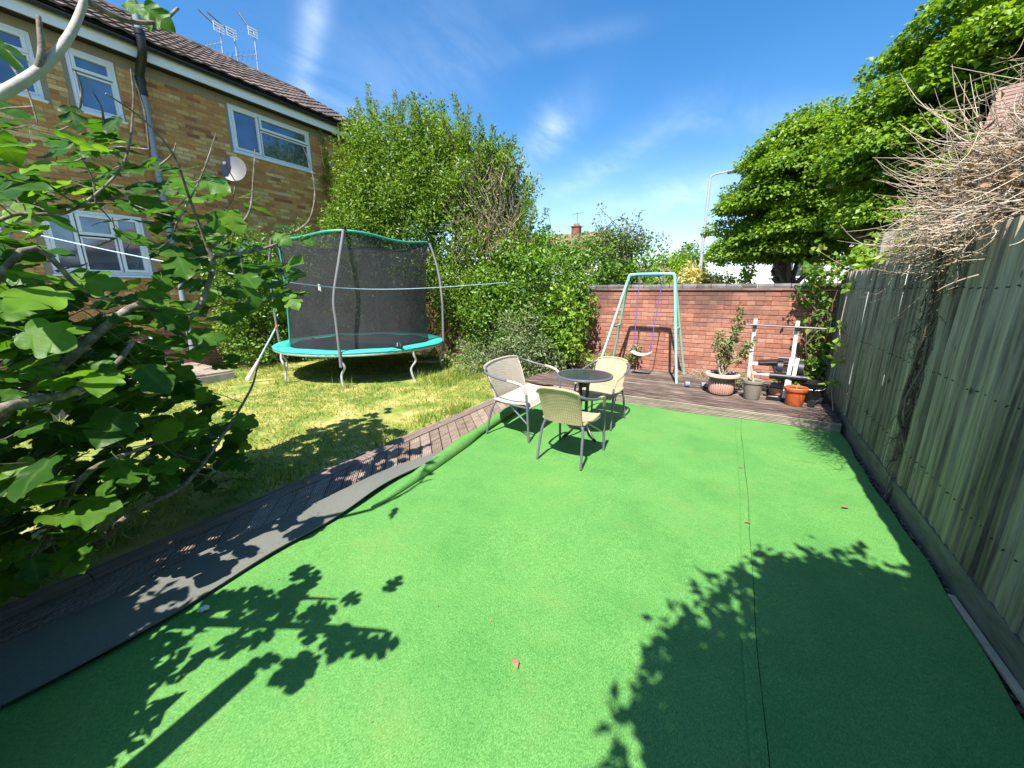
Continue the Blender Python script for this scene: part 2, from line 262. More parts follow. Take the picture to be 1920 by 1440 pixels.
leafmat('lime_leaf', [(0.10, 0.20, 0.02), (0.20, 0.33, 0.03), (0.32, 0.45, 0.06)], 0.35, 0.45)
leafmat('yellow_leaf', [(0.32, 0.30, 0.08), (0.50, 0.44, 0.16), (0.60, 0.54, 0.26)], 0.25, 0.5)
leafmat('creeper_leaf', [(0.05, 0.12, 0.02), (0.10, 0.22, 0.03), (0.19, 0.33, 0.04), (0.28, 0.20, 0.06)], 0.35, 0.42)
leafmat('dry_leaf', [(0.16, 0.085, 0.04), (0.28, 0.17, 0.09), (0.40, 0.27, 0.16)], 0.15, 0.8, tcol=(1.2, 1.0, 0.8))
leafmat('pot_shrub_leaf', [(0.10, 0.13, 0.045), (0.19, 0.22, 0.085), (0.30, 0.31, 0.14)], 0.25, 0.55)
leafmat('grass_blade', [(0.075, 0.16, 0.016), (0.15, 0.25, 0.026), (0.27, 0.33, 0.05), (0.44, 0.39, 0.14)], 0.30, 0.5)
def glassmat(name, c, rough=0.05, spec=0.8, metal=0.0):
    m = bpy.data.materials.new(name); nt, N, L = nodes_of(m); b = N['Principled BSDF']
    n = N.new('ShaderNodeTexNoise'); n.inputs['Scale'].default_value = 2.5; L.new(N.new('ShaderNodeNewGeometry').outputs['Position'], n.inputs['Vector'])
    r = ramp_node(N, [(0.35, tuple(x*0.7 for x in c)), (0.7, c)]); L.new(n.outputs[0], r.inputs[0]); L.new(r.outputs[0], b.inputs['Base Color'])
    b.inputs['Roughness'].default_value = rough; b.inputs['Specular IOR Level'].default_value = spec; b.inputs['Metallic'].default_value = metal; MATS[name] = m
glassmat('window_glass', (0.16, 0.21, 0.28), 0.04, 1.0, 0.6)
glassmat('frosted_glass', (0.12, 0.24, 0.42), 0.3, 0.6, 0.2)
glassmat('table_glass', (0.035, 0.045, 0.065), 0.12, 0.8)
def make_net():
    m = bpy.data.materials.new('safety_net'); nt, N, L = nodes_of(m); b = N['Principled BSDF']; out = N['Material Output']
    b.inputs['Base Color'].default_value = (0.02, 0.02, 0.022, 1); b.inputs['Roughness'].default_value = 0.8
    n = N.new('ShaderNodeTexNoise'); n.inputs['Scale'].default_value = 3; L.new(N.new('ShaderNodeNewGeometry').outputs['Position'], n.inputs['Vector'])
    mr = N.new('ShaderNodeMapRange'); L.new(n.outputs[0], mr.inputs[0]); mr.inputs[1].default_value = 0.3; mr.inputs[2].default_value = 0.7; mr.inputs[3].default_value = 0.58; mr.inputs[4].default_value = 0.68
    r = ramp_node(N, [(0.3, (0.022, 0.022, 0.025)), (0.7, (0.036, 0.036, 0.040))]); L.new(n.outputs[0], r.inputs[0]); L.new(r.outputs[0], b.inputs['Base Color'])
    t = N.new('ShaderNodeBsdfTransparent'); ms = N.new('ShaderNodeMixShader'); L.new(mr.outputs[0], ms.inputs[0]); L.new(t.outputs[0], ms.inputs[1]); L.new(b.outputs[0], ms.inputs[2]); L.new(ms.outputs[0], out.inputs[0]); MATS['net'] = m
make_net()
def make_wicker(name, c0, c1, scale):
    m = bpy.data.materials.new(name); nt, N, L = nodes_of(m); b = N['Principled BSDF']; uv = N.new('ShaderNodeTexCoord').outputs['Object']
    def wave(direction, s):
        wv = N.new('ShaderNodeTexWave'); wv.wave_type = 'BANDS'; wv.bands_direction = direction; wv.inputs['Scale'].default_value = s; wv.inputs['Distortion'].default_value = 0.6; wv.inputs['Detail'].default_value = 1; L.new(uv, wv.inputs['Vector']); return wv.outputs['Fac']
    a = wave('X', scale*0.55); c = wave('DIAGONAL', scale)
    mul = N.new('ShaderNodeMath'); mul.operation = 'MULTIPLY'; L.new(a, mul.inputs[0]); L.new(c, mul.inputs[1])
    n = N.new('ShaderNodeTexNoise'); n.inputs['Scale'].default_value = 14; L.new(uv, n.inputs['Vector'])
    ad = N.new('ShaderNodeMath'); ad.operation = 'MULTIPLY_ADD'; L.new(n.outputs[0], ad.inputs[0]); ad.inputs[1].default_value = 0.35; L.new(mul.outputs[0], ad.inputs[2])
    r = ramp_node(N, [(0.08, c0), (0.55, c1)]); L.new(ad.outputs[0], r.inputs[0]); L.new(r.outputs[0], b.inputs['Base Color']); b.inputs['Roughness'].default_value = 0.6
    bp = N.new('ShaderNodeBump'); bp.inputs['Strength'].default_value = 0.6; bp.inputs['Distance'].default_value = 0.005; L.new(mul.outputs[0], bp.inputs['Height']); L.new(bp.outputs[0], b.inputs['Normal']); MATS[name] = m
make_wicker('tan_wicker', (0.30, 0.215, 0.115), (0.54, 0.43, 0.27), 32)
make_wicker('cream_wicker', (0.36, 0.31, 0.235), (0.55, 0.485, 0.39), 32)

# ------------------------------------------------------------------ mesh and object helpers
ORG = {}                                                # where each object's frame sits in the world
def lib(o, org): ORG[o.name] = Vector(org)
def finish(o, parent, label=None, category=None, group=None, kind=None):
    col.objects.link(o)
    if parent: o.parent = parent
    for k, v in (('label', label), ('category', category), ('group', group), ('kind', kind)):
        if v: o[k] = v
    return o
def thing(name, loc, label, cat, group=None, rz=0.0):
    o = bpy.data.objects.new(name, None); o.location = loc; o.rotation_euler = (0, 0, rz); o.empty_display_size = 0.2
    finish(o, None, label, cat, group); lib(o, loc); return o
def V(*a): return Vector(a)
class MB:
    def __init__(s): s.v = []; s.f = []; s.m = []
    def add(s, vs, fs, mi=0):
        k = len(s.v); s.v += [tuple(x) for x in vs]; s.f += [tuple(i+k for i in f) for f in fs]; s.m += [mi]*len(fs); return s
    def box(s, c, size, rot=None, mi=0):
        hx, hy, hz = size[0]/2, size[1]/2, size[2]/2
        vs = [Vector((x*hx, y*hy, z*hz)) for z in (-1, 1) for y in (-1, 1) for x in (-1, 1)]
        if rot is not None: vs = [rot @ q for q in vs]
        c = Vector(c)
        return s.add([q+c for q in vs], [(0, 2, 3, 1), (4, 5, 7, 6), (0, 1, 5, 4), (2, 6, 7, 3), (0, 4, 6, 2), (1, 3, 7, 5)], mi)
    def slab(s, x0, x1, y0, y1, z0, z1, mi=0): return s.box(((x0+x1)/2, (y0+y1)/2, (z0+z1)/2), (x1-x0, y1-y0, z1-z0), None, mi)
    def beam(s, p, q, w_, h_, mi=0, up=(0, 0, 1)):
        p, q = Vector(p), Vector(q); d = (q-p); ln = d.length; y = d.normalized(); x = y.cross(Vector(up))
        x = x.normalized() if x.length > 1e-4 else Vector((1, 0, 0)); z = x.cross(y)
        return s.box((p+q)/2, (w_, ln, h_), Matrix((x, y, z)).transposed(), mi)
    def tube(s, pts, r, n=8, mi=0, cap=True, closed=False):
        pts = [Vector(p) for p in pts]; k = len(pts); rs = r if isinstance(r, (list, tuple)) else [r]*k
        vs = []; u = None
        for i, p in enumerate(pts):
            a = pts[(i-1) % k] if (i or closed) else p; b = pts[(i+1) % k] if (i < k-1 or closed) else p
            t = (b-a).normalized()
            if u is None: u = t.orthogonal().normalized()
            u = (u - t*u.dot(t)); u = u.normalized() if u.length > 1e-5 else t.orthogonal().normalized(); w_ = t.cross(u)
            vs += [p + (u*math.cos(2*math.pi*j/n) + w_*math.sin(2*math.pi*j/n))*rs[i] for j in range(n)]
        fs = []; seg = k if closed else k-1
        for i in range(seg):
            for j in range(n):
                a, b = i*n+j, i*n+(j+1) % n; c, d = ((i+1) % k)*n+(j+1) % n, ((i+1) % k)*n+j; fs.append((a, b, c, d))
        if cap and not closed: fs += [tuple(reversed(range(n))), tuple(range((k-1)*n, k*n))]
        return s.add(vs, fs, mi)
    def lathe(s, prof, c=(0, 0, 0), n=24, mi=0, ribs=0, ribd=0.0):
        c = Vector(c); vs = []
        for r, z in prof:
            for j in range(n):
                rr = r + (ribd if ribs and j % 2 else 0)
                a = 2*math.pi*j/n; vs.append(c + Vector((rr*math.cos(a), rr*math.sin(a), z)))
        fs = [(i*n+j, i*n+(j+1) % n, (i+1)*n+(j+1) % n, (i+1)*n+j) for i in range(len(prof)-1) for j in range(n)]
        return s.add(vs, fs, mi)
    def disc(s, c, r, n=24, mi=0):
        c = Vector(c); return s.add([c+Vector((r*math.cos(2*math.pi*j/n), r*math.sin(2*math.pi*j/n), 0)) for j in range(n)], [tuple(range(n))], mi)
    def prism(s, poly, z0, z1, mi=0):
        k = len(poly); vs = [(x, y, z0) for x, y in poly] + [(x, y, z1) for x, y in poly]
        return s.add(vs, [tuple(reversed(range(k))), tuple(range(k, 2*k))] + [(i, (i+1) % k, k+(i+1) % k, k+i) for i in range(k)], mi)
    def grid(s, fn, nu, nv, mi=0):
        vs = [fn(i/nu, j/nv) for j in range(nv+1) for i in range(nu+1)]
        return s.add(vs, [(j*(nu+1)+i, j*(nu+1)+i+1, (j+1)*(nu+1)+i+1, (j+1)*(nu+1)+i) for j in range(nv) for i in range(nu)], mi)
    def mesh(s, name, mats, org=(0, 0, 0), smooth=False):
        org = Vector(org); me = bpy.data.meshes.new(name); me.from_pydata([Vector(q)-org for q in s.v], [], s.f)
        mats = mats if isinstance(mats, (list, tuple)) else [mats]
        for q in mats: me.materials.append(MATS[q] if isinstance(q, str) else q)
        if len(mats) > 1: me.polygons.foreach_set('material_index', s.m)
        if smooth:
            me.polygons.foreach_set('use_smooth', [True]*len(me.polygons)); me.set_sharp_from_angle(angle=R(38))
        me.update(); return me
    def build(s, name, mats, parent=None, local=False, smooth=False, origin=None, bevel=0.0, **tags):
        org = ORG[parent.name] if (parent and not local) else (Vector(origin) if origin else Vector((0, 0, 0)))
        o = bpy.data.objects.new(name, s.mesh(name, mats, org if not local else (0, 0, 0), smooth))
        if parent is None and origin: o.location = origin
        if bevel:
            bv = o.modifiers.new('bevel', 'BEVEL'); bv.width = bevel; bv.segments = 2; bv.limit_method = 'ANGLE'
        finish(o, parent, **tags); lib(o, org if not local else (0, 0, 0)); return o
def place(name, me, parent, loc, rot=None, **tags):
    """one more piece that shares mesh data; loc in world space, parent unrotated"""
    o = bpy.data.objects.new(name, me); o.location = Vector(loc) - (ORG[parent.name] if parent else Vector((0, 0, 0)))
    if rot is not None: o.rotation_euler = rot
    finish(o, parent, **tags); return o
def arr(a): return np.asarray(a, dtype=float)
def trimesh(name, verts, tris, mats, parent=None, origin=None, smooth=False, **tags):
    """a large mesh of triangles from numpy arrays"""
    verts = arr(verts); org = arr(ORG[parent.name]) if parent else (arr(origin) if origin is not None else np.zeros(3)); verts = verts - org
    me = bpy.data.meshes.new(name); nt = len(tris)
    me.vertices.add(len(verts)); me.vertices.foreach_set('co', verts.astype(np.float32).ravel())
    me.loops.add(nt*3); me.loops.foreach_set('vertex_index', np.asarray(tris, dtype=np.int32).ravel())
    me.polygons.add(nt); me.polygons.foreach_set('loop_start', np.arange(0, nt*3, 3, dtype=np.int32))
    if smooth: me.polygons.foreach_set('use_smooth', np.ones(nt, dtype=bool))
    me.materials.append(MATS[mats]); me.update(); me.validate()
    o = bpy.data.objects.new(name, me)
    if parent is None and origin is not None: o.location = origin
    finish(o, parent, **tags); lib(o, org); return o
def unit(a): return a/np.maximum(np.linalg.norm(a, axis=-1, keepdims=True), 1e-9)
def leaf_tris(P, D, Nn, Ln, Wd, fold=0.18):
    """folded leaf: two triangles about the midrib"""
    D = unit(D); S = unit(np.cross(D, Nn)); Nn = np.cross(S, D); n = len(P); Ln = Ln[:, None]; Wd = Wd[:, None]
    b = P; t = P + D*Ln - Nn*Ln*0.12; l = P + D*Ln*0.45 + S*Wd*0.5 + Nn*Wd*fold; r = P + D*Ln*0.45 - S*Wd*0.5 + Nn*Wd*fold
    v = np.stack([b, r, t, l], 1).reshape(-1, 3); k = np.arange(n)[:, None]*4
    tr = np.concatenate([k+[0, 1, 2], k+[0, 2, 3]], 1).reshape(-1, 3); return v, tr
def clump_leaves(centres, radii, per, size, up=0.5, flat_=1.0, shell=0.55, droop=0.25, aspect=0.6, jit=0.45):
    """leaves through the outer shell of each clump, facing outwards and upwards"""
    centres, radii = arr(centres), arr(radii); n = len(centres)*per
    C = np.repeat(centres, per, 0); Rr = np.repeat(radii, per, 0)
    d = unit(rng.normal(size=(n, 3))); rad = (shell + (1-shell)*rng.random((n, 1))**0.6)*(0.85+0.3*rng.random((n, 1)))
    P = C + d*Rr*rad
    Nn = unit(d*(1-up) + np.array([0, 0, 1.0])*up + rng.normal(size=(n, 3))*jit)
    D = unit(d*0.7 + rng.normal(size=(n, 3))*0.8 - np.array([0, 0, 1.0])*droop)
    L = size*(0.65+0.7*rng.random(n)); return leaf_tris(P, D, Nn, L, L*aspect*(0.8+0.4*rng.random(n)))
def twig_tris(starts, ends, r0, r1, sag=None, seg=4):
    """thin three-sided twigs with a bend"""
    starts, ends = arr(starts), arr(ends); n = len(starts); t = np.linspace(0, 1, seg+1)
    bend = rng.normal(size=(n, 3))*0.10*np.linalg.norm(ends-starts, axis=1)[:, None] if sag is None else arr(sag)
    P = starts[:, None]*(1-t)[None, :, None] + ends[:, None]*t[None, :, None] + bend[:, None]*(np.sin(math.pi*t))[None, :, None]
    T = unit(ends-starts); A = unit(np.cross(T, np.array([0.31, 0.57, 0.76]))); B = np.cross(T, A)
    rad = (np.linspace(1, 0, seg+1)*(r0-r1)+r1)[None, :, None]; vs = []
    for j in range(3):
        a = 2*math.pi*j/3; vs.append(P + (A*math.cos(a)+B*math.sin(a))[:, None]*rad)
    v = np.stack(vs, 2).reshape(-1, 3); tr = []
    base = np.arange(n)[:, None]*(seg+1)*3
    for i in range(seg):
        for j in range(3):
            a, b, c, d = i*3+j, i*3+(j+1) % 3, (i+1)*3+(j+1) % 3, (i+1)*3+j
            tr.append(base+[a, b, c]); tr.append(base+[a, c, d])
    return v, np.concatenate(tr, 0)
def join(parts):
    vs, ts, k = [], [], 0
    for v, t in parts: vs.append(v); ts.append(t+k); k += len(v)
    return np.concatenate(vs), np.concatenate(ts)

# ================================================================== THE SETTING
b = MB(); b.slab(-700, 700, -700, 1400, -0.6, -0.10); b.build('ground', 'far_ground', kind='structure')
b = MB(); b.slab(-60, 60, 11.2, 17.0, -0.11, -0.055); b.build('road', 'asphalt', kind='structure')
b = MB(); b.slab(-60, 60, 8.2, 11.2, -0.11, 0.02); b.slab(-60, 60, 17.0, 18.6, -0.11, 0.02); b.build('pavement', 'concrete', kind='structure')
b = MB(); b.slab(-3.2, 1.45, -3.0, 7.75, -0.30, -0.045); b.build('garden_soil', 'earth', kind='structure')
# lawn: gently uneven sheet
def lawn_z(x, y): return -0.035 + 0.018*math.sin(x*1.3+0.4)*math.cos(y*1.1) + 0.01*math.sin(y*3.1+x*2.0)
b = MB(); b.grid(lambda u, v: (-9.6+6.45*u, -3+12*v, lawn_z(-9.6+6.45*u, -3+12*v)), 44, 80); b.build('lawn', 'lawn_soil', smooth=True, kind='structure')
def grass():
    n = 62000; x = -9.2 + 6.0*rng.random(n); y = -0.6 + 8.2*rng.random(n)
    # thinner where the lawn is dry
    keep = (np.sin(x*2.1+1)*np.cos(y*1.7+.5) + 0.5*np.sin(x*5.3)*np.sin(y*4.1) + 1.1*rng.random(n)) > 0.12
    keep &= ~((np.hypot(x+6.78, y-5.42) < 1.5) & (rng.random(n) < 0.55))
    x, y = x[keep], y[keep]; n = len(x)
    z = np.array([lawn_z(a, c) for a, c in zip(x, y)])
    h = 0.022 + 0.035*rng.random(n); tall = rng.random(n) < 0.01; h[tall] *= 2.2
    a = rng.random(n)*6.283; w_ = 0.0035+0.004*rng.random(n); P = np.stack([x, y, z], 1)
    s = np.stack([np.cos(a), np.sin(a), 0*a], 1); ln = np.stack([rng.normal(size=n)*0.6, rng.normal(size=n)*0.6, np.ones(n)], 1)
    v = np.stack([P-s*w_[:, None], P+s*w_[:, None], P+ln*h[:, None]], 1).reshape(-1, 3)
    trimesh('lawn_grass', v, np.arange(3*n).reshape(-1, 3), 'grass_blade', label='short dry yellow-green grass of the lawn left of the decking', category='grass', kind='stuff')
    # long tufts round the trampoline feet and along the lawn's back edge
    C = []
    for k in range(8):
        t = R(-52+45*k); C.append((-6.78+1.75*math.cos(t), 5.42+1.75*math.sin(t)))
    C += [(-4.6+0.5*random.random()-0.2, 5.0+1.6*random.random()) for _ in range(16)] + [(-5.2-3*random.random(), 7.0+.3*random.random()) for _ in range(14)]
    C += [(-7.6, 1.3), (-7.9, 1.5), (-7.5, 1.0), (-7.2, 1.2), (-8.0, 1.1)]
    C += [(-3.22-.06*random.random(), -.2+6.2*random.random()) for _ in range(9)]
    C = arr(C); per = 46; n = len(C)*per; Q = np.repeat(C, per, 0) + rng.normal(size=(n, 2))*0.09
    P = np.stack([Q[:, 0], Q[:, 1], np.full(n, -0.03)], 1); a = rng.random(n)*6.283; s = np.stack([np.cos(a), np.sin(a), 0*a], 1)*0.006
    h = 0.08 + 0.14*rng.random(n); ln = np.stack([rng.normal(size=n)*0.35, rng.normal(size=n)*0.35, np.ones(n)], 1)
    v = np.stack([P-s, P+s, P+ln*h[:, None]], 1).reshape(-1, 3)
    trimesh('long_grass', v, np.arange(3*n).reshape(-1, 3), 'grass_blade', label='uncut tufts of grass round the trampoline legs and lawn edge', category='grass', kind='stuff')
grass()

# ---- decking strip between lawn and carpet: grooved boards laid at 45 degrees, two border boards
strip = thing('decking_path', (-2.7, 0, 0), 'weathered grooved timber decking strip with diagonal boards beside the lawn', 'decking')
XR, XL = -2.12, -3.00
def groove_profile(width, n, depth, top, low):
    pts = [(0.0, low), (0.0, top-0.004), (0.004, top)]; step = (width-0.008)/n
    for k in range(n):
        a = 0.004 + k*step
        pts += [(a+step*0.30, top), (a+step*0.42, top-depth), (a+step*0.72, top-depth), (a+step*0.84, top)]
    pts += [(width-0.004, top), (width, top-0.004), (width, low)]; return pts
PITCH_Y = 0.158
def diag_board():
    pr = groove_profile(PITCH_Y-0.013, 5, 0.009, -0.006, -0.034); k = len(pr); vs = []
    for (x, dy) in ((XR, 0.0), (XL, XR-XL)): vs += [(x - (-2.7), dy+c, z) for c, z in pr]
    fs = [(i, i+1, k+i+1, k+i) for i in range(k-1)] + [tuple(range(k)), tuple(reversed(range(k, 2*k)))]
    return MB().add(vs, fs).mesh('board', 'strip_deck')
dm = diag_board()
for i in range(54):
    y = -2.6 + i*PITCH_Y
    if y > 5.35: break
    place('board', dm, strip, (-2.7, y + random.uniform(-.002, .002), random.uniform(-0.0015, 0.0015)))
for x0, x1, nm in ((-3.115, -3.006, 0), (-3.175, -3.121, 1)):
    y = -2.0
    while y < 6.4:
        e = min(y + 2.4, 6.4); q = MB(); q.slab(x0, x1, y, e-0.004, -0.09 if nm else -0.034, 0.0 - 0.012*nm); q.build('border_board', 'deck_border', strip, bevel=0.003); y = e

# ---- artificial grass carpet: two widths, the left one lapped over the right, outer edge turned back
def seam_x(y): return (0.262 - 0.030*(y-1.3) if y > 1.3 else 0.262) + 0.006*math.sin(y*2.3) + 0.003*math.sin(y*6.1)
def und(x, y): return 0.0035*math.sin(x*2.1+1.2*y) + 0.003*math.sin(y*3.3-x*1.7) + 0.002*math.sin(7*x+2.2*y)
def far_edge(x): return 5.50 + 0.02*math.sin(x*3)
def left_carpet():
    NX, NY = 60, 120
    def fn(u, v):
        y0 = -2.2 + 7.7*v; xr = seam_x(y0) - 0.002; xl = -2.36 + 0.05*math.sin(y0*1.9+0.6) + 0.02*math.sin(y0*5.1) - 0.22*max(0, min(1, (y0-2.2)/1.2))
        k_ = u*60; x = xl + (xr-0.1-xl)*min(k_, 44)/44 + (0.1*(k_-44)/16 if k_ > 44 else 0); y = -2.2 + (far_edge(x)+2.2)*v
        z = 0.004 + max(0, und(x, y))
        d = xr - x
        z += 0.004*max(0, min(1, (0.07-d)/0.02)) - 0.005*math.exp(-((d-0.056)/0.0045)**2)
        return (x, y, z)
    c = MB(); c.grid(fn, NX, NY)
    k = NX+1                                            # cut edge at the seam
    for j in range(NY):
        a, q = c.v[j*k+NX], c.v[(j+1)*k+NX]; c.add([a, q, (q[0], q[1], q[2]-0.03), (a[0], a[1], a[2]-0.03)], [(0, 1, 2, 3)])
    return c
carpet = thing('artificial_grass_carpet', (-1, 2, 0), 'wide bright green artificial grass carpet under the bistro chairs and table', 'carpet', 'artificial grass carpets')
c = left_carpet(); c.build('pile', 'turf', carpet, smooth=True)
# the strip turned back over itself, grey backing up, with a rounded fold on the outside
def flap(u, v):
    y = -2.2 + 5.2*v; xr = -2.33 + 0.05*math.sin(y*1.9+0.6) + 0.02*math.sin(y*5.1)
    wd = 0.44 + 0.02*math.sin(y*2.7) - max(0, y-0.2)*0.085 - max(0, y-1.7)*0.10; wd = max(wd, 0.05)
    lift = 0.016 + 0.010*math.sin(y*5.3+1)*math.sin(y*2.1) + 0.020*math.exp(-((y-1.6)/1.2)**2)*(0.5+0.5*math.sin(y*4.0))
    if u < 0.2:
        t = u/0.2*math.pi; r = 0.011; return (xr-wd+r*(1-math.sin(t))-r, y, 0.004+r-math.cos(t)*r)
    uu = (u-0.2)/0.8; x = xr - wd + wd*uu; z = 0.026 + lift*math.sin(uu*math.pi*0.75)*0.9 + 0.003*math.sin(y*9+x*6)
    return (x, y, z)
fl = MB(); fl.grid(flap, 26, 110)
for j in range(110):
    a, q = fl.v[j*27+26], fl.v[(j+1)*27+26]; fl.add([a, q, (q[0], q[1], q[2]-0.008), (a[0], a[1], a[2]-0.008)], [(0, 1, 2, 3)])
fl.build('folded_edge', 'turf_backing', carpet, smooth=True, label='turned-back outer edge showing its dark grey backing')
# the buckled roll further along
PTS = [(-2.24, 1.70, 0.012), (-2.255, 1.95, 0.03), (-2.29, 2.3, 0.04), (-2.34, 2.7, 0.045), (-2.39, 3.05, 0.05), (-2.42, 3.35, 0.055), (-2.46, 3.7, 0.06), (-2.50, 4.1, 0.065), (-2.54, 4.5, 0.05), (-2.56, 4.9, 0.03)]
rl = MB(); rl.tube(PTS, [0.012, 0.028, 0.046, 0.052, 0.062, 0.040, 0.046, 0.058, 0.045, 0.02], 14)
rl.v = [(x + (0.35*(0.05-z) if z < 0.05 else -0.25*(z-0.05)), y, max(0.003, z*0.9)) for x, y, z in rl.v]
rl.build('rolled_edge', 'turf', carpet, smooth=True)
# the last of the left edge under the bench, and the narrow right-hand width
rp = thing('artificial_grass_carpet', (0.7, 2, 0), 'narrow green artificial grass strip along the wooden fence, right of the seam', 'carpet', 'artificial grass carpets')
def right_carpet(u, v):
    y0 = -2.2 + 7.7*v; xl = seam_x(y0) + 0.0010 + 0.0008*math.sin(y0*7); xr = 1.125 + 0.012*math.sin(y0*2.6) + 0.006*math.sin(y0*9); x = xl + (xr-xl)*u; y = -2.2 + (far_edge(x)+0.03+2.2)*v
    return (x, y, 0.004 + max(0, und(x, y)))
rc = MB(); rc.grid(right_carpet, 24, 110)
for j in range(110):
    a, q = rc.v[j*25+24], rc.v[(j+1)*25+24]; rc.add([a, q, (q[0]+.004, q[1], -0.03), (a[0]+.004, a[1], -0.03)], [(0, 3, 2, 1)])
for j in range(110):
    a, q = rc.v[j*25], rc.v[(j+1)*25]; rc.add([a, q, (q[0]+.002, q[1], -0.03), (a[0]+.002, a[1], -0.03)], [(0, 1, 2, 3)])
rc.build('pile', 'turf', rp, smooth=True)

# ---- raised deck at the back: boards across, two grooved fascia boards
DZ, DY0, DY1, DX0, DX1 = 0.125, 5.56, 7.56, -3.1, 1.13
deck = thing('raised_deck', (-0.9, 6.5, 0), 'low raised deck of dark weathered boards in front of the red brick wall', 'deck')
nb = 14; pw = (DY1-DY0)/nb
bm_ = MB(); pr = groove_profile(pw-0.006, 6, 0.004, 0.0, -0.026); k = len(pr); vs = []
for x in (DX0+0.9, DX1+0.9): vs += [(x, cc, z) for cc, z in pr]
bm_.add(vs, [(k+i, k+i+1, i+1, i) for i in range(k-1)] + [tuple(reversed(range(k))), tuple(range(k, 2*k))]); bme = bm_.mesh('board', 'old_deck')
for i in range(nb): place('board', bme, deck, (-0.9, DY0+0.012+i*pw, DZ+random.uniform(-.002, .002)), (random.uniform(-.006, .006), 0, random.uniform(-.0015, .0015)))
for z0, z1 in ((-0.03, 0.058), (0.062, 0.108)):
    f = MB(); pr = groove_profile(z1-z0, 4 if z0 < 0 else 2, 0.006, 0.0, 0.022); k = len(pr); vs = []
    for x in (DX0+0.6, DX1): vs += [(x, DY0-0.014+(-zz if zz < 0 else zz), z0+cc) for cc, zz in pr]
    f.add(vs, [(i, i+1, k+i+1, k+i) for i in range(k-1)] + [tuple(range(k)), tuple(reversed(range(k, 2*k)))]); f.build('fascia_board', 'fascia_timber', deck)
f = MB()
for x in np.arange(DX0+.1, DX1, 0.45): f.slab(x, x+0.045, DY0+.03, DY1-.02, -0.04, DZ-0.03)
f.build('joists', 'old_deck', deck)

# ---- red brick garden wall with a dark brick coping
WY, WX0, WX1 = 7.6, -9.3, 1.40
wall = thing('brick_wall', (-1.6, WY, 0), 'red brick garden wall with dark coping at the end of the garden', 'wall')
q = MB(); q.slab(WX0, WX1, WY+0.006, WY+0.21, -0.1, 1.611); q.build('mortar_core', 'mortar', wall)
def brick_mesh(L, H, D, mat, axis):
    m = MB(); e = 0.004
    if axis == 'x': vs = [(x, y, z) for (x, z) in ((-L/2, -H/2), (L/2, -H/2), (L/2, H/2), (-L/2, H/2)) for y in (D,)] + [(x*(1-2*e/L), 0.0, z*(1-2*e/H)) for (x, z) in ((-L/2, -H/2), (L/2, -H/2), (L/2, H/2), (-L/2, H/2))] + [(x, e, z) for (x, z) in ((-L/2, -H/2), (L/2, -H/2), (L/2, H/2), (-L/2, H/2))]
    else: vs = [(-D, y, z) for (y, z) in ((-L/2, -H/2), (L/2, -H/2), (L/2, H/2), (-L/2, H/2))] + [(0.0, y*(1-2*e/L), z*(1-2*e/H)) for (y, z) in ((-L/2, -H/2), (L/2, -H/2), (L/2, H/2), (-L/2, H/2))] + [(-e, y, z) for (y, z) in ((-L/2, -H/2), (L/2, -H/2), (L/2, H/2), (-L/2, H/2))]
    fs = [(4, 5, 6, 7)] + [(8+i, 8+(i+1) % 4, 4+(i+1) % 4, 4+i) for i in range(4)] + [(i, (i+1) % 4, 8+(i+1) % 4, 8+i) for i in range(4)]
    m.add(vs, fs); return m, m.mesh('brick', mat)
def cam_dist(p): return (Vector(p)-Vector((0, 0, CAM_H))).length
def lay_bricks(parent, spots, mats, D, axis, cap, sizes, big_first, wob=0.0015):
    """spots: (centre, size key, tone). The ones that show largest are parts, the rest one piece of geometry."""
    lib_ = {}
    for key, (L, H) in sizes.items():
        for t in range(len(mats)): lib_[(key, t)] = brick_mesh(L, H, D, mats[t], axis)
    spots = sorted(spots, key=big_first); rest = MB()
    for i, (p, key, t) in enumerate(spots):
        p = Vector(p) + (Vector((0, random.uniform(-wob, wob)*2, random.uniform(-wob, wob))) if axis == 'x' else Vector((random.uniform(-wob, wob)*2, 0, random.uniform(-wob, wob))))
        if i < cap: place('brick', lib_[(key, t)][1], parent, p)
        else:
            m = lib_[(key, t)][0]; rest.add([Vector(v)+p for v in m.v], m.f, t)
    if rest.v: rest.build('brick_courses', mats, parent, kind='stuff')
spots = []
for r_ in range(21):
    z = 0.04 + r_*0.0755; header = (r_ % 4 == 2); L = 0.1125 if header else 0.225
    x = WX0 + (0 if r_ % 2 else 0.1125)
    while x + L <= WX1:
        c_ = (x+L/2, WY, z); spots.append((c_, 'h' if header else 's', random.choices(range(6), [3, 3, 2, 2, 2, 3])[0])); x += L
def vis_wall(s):
    px, py, zf = project(s[0]); inb = 1090 < px < 1560 and py > 520 and s[0][2] > 0.1
    return (0 if (inb and s[1] == 's') else 1 if inb else 2, cam_dist(s[0]))
lay_bricks(wall, spots, RED_M, 0.03, 'x', 299, {'s': (0.2215, 0.0665), 'h': (0.109, 0.0665)}, vis_wall)
q = MB(); q.slab(WX0, WX1, WY-0.022, WY+0.235, 1.612, 1.640); q.build('crease_course', RED_M[3], wall)
cm = MB(); PRF = [(-0.118, 0.0), (-0.118, 0.038), (-0.105, 0.062), (-0.075, 0.074), (0.075, 0.074), (0.105, 0.062), (0.118, 0.038), (0.118, 0.0)]
vs = [(x, y, z) for x in (-0.1085, 0.1085) for y, z in PRF]; cm.add(vs, [(i, i+8, (i+1) % 8+8, (i+1) % 8) for i in range(8)] + [tuple(range(8)), tuple(reversed(range(8, 16)))]); cme = cm.mesh('coping_brick', 'coping_brick')
x = WX0
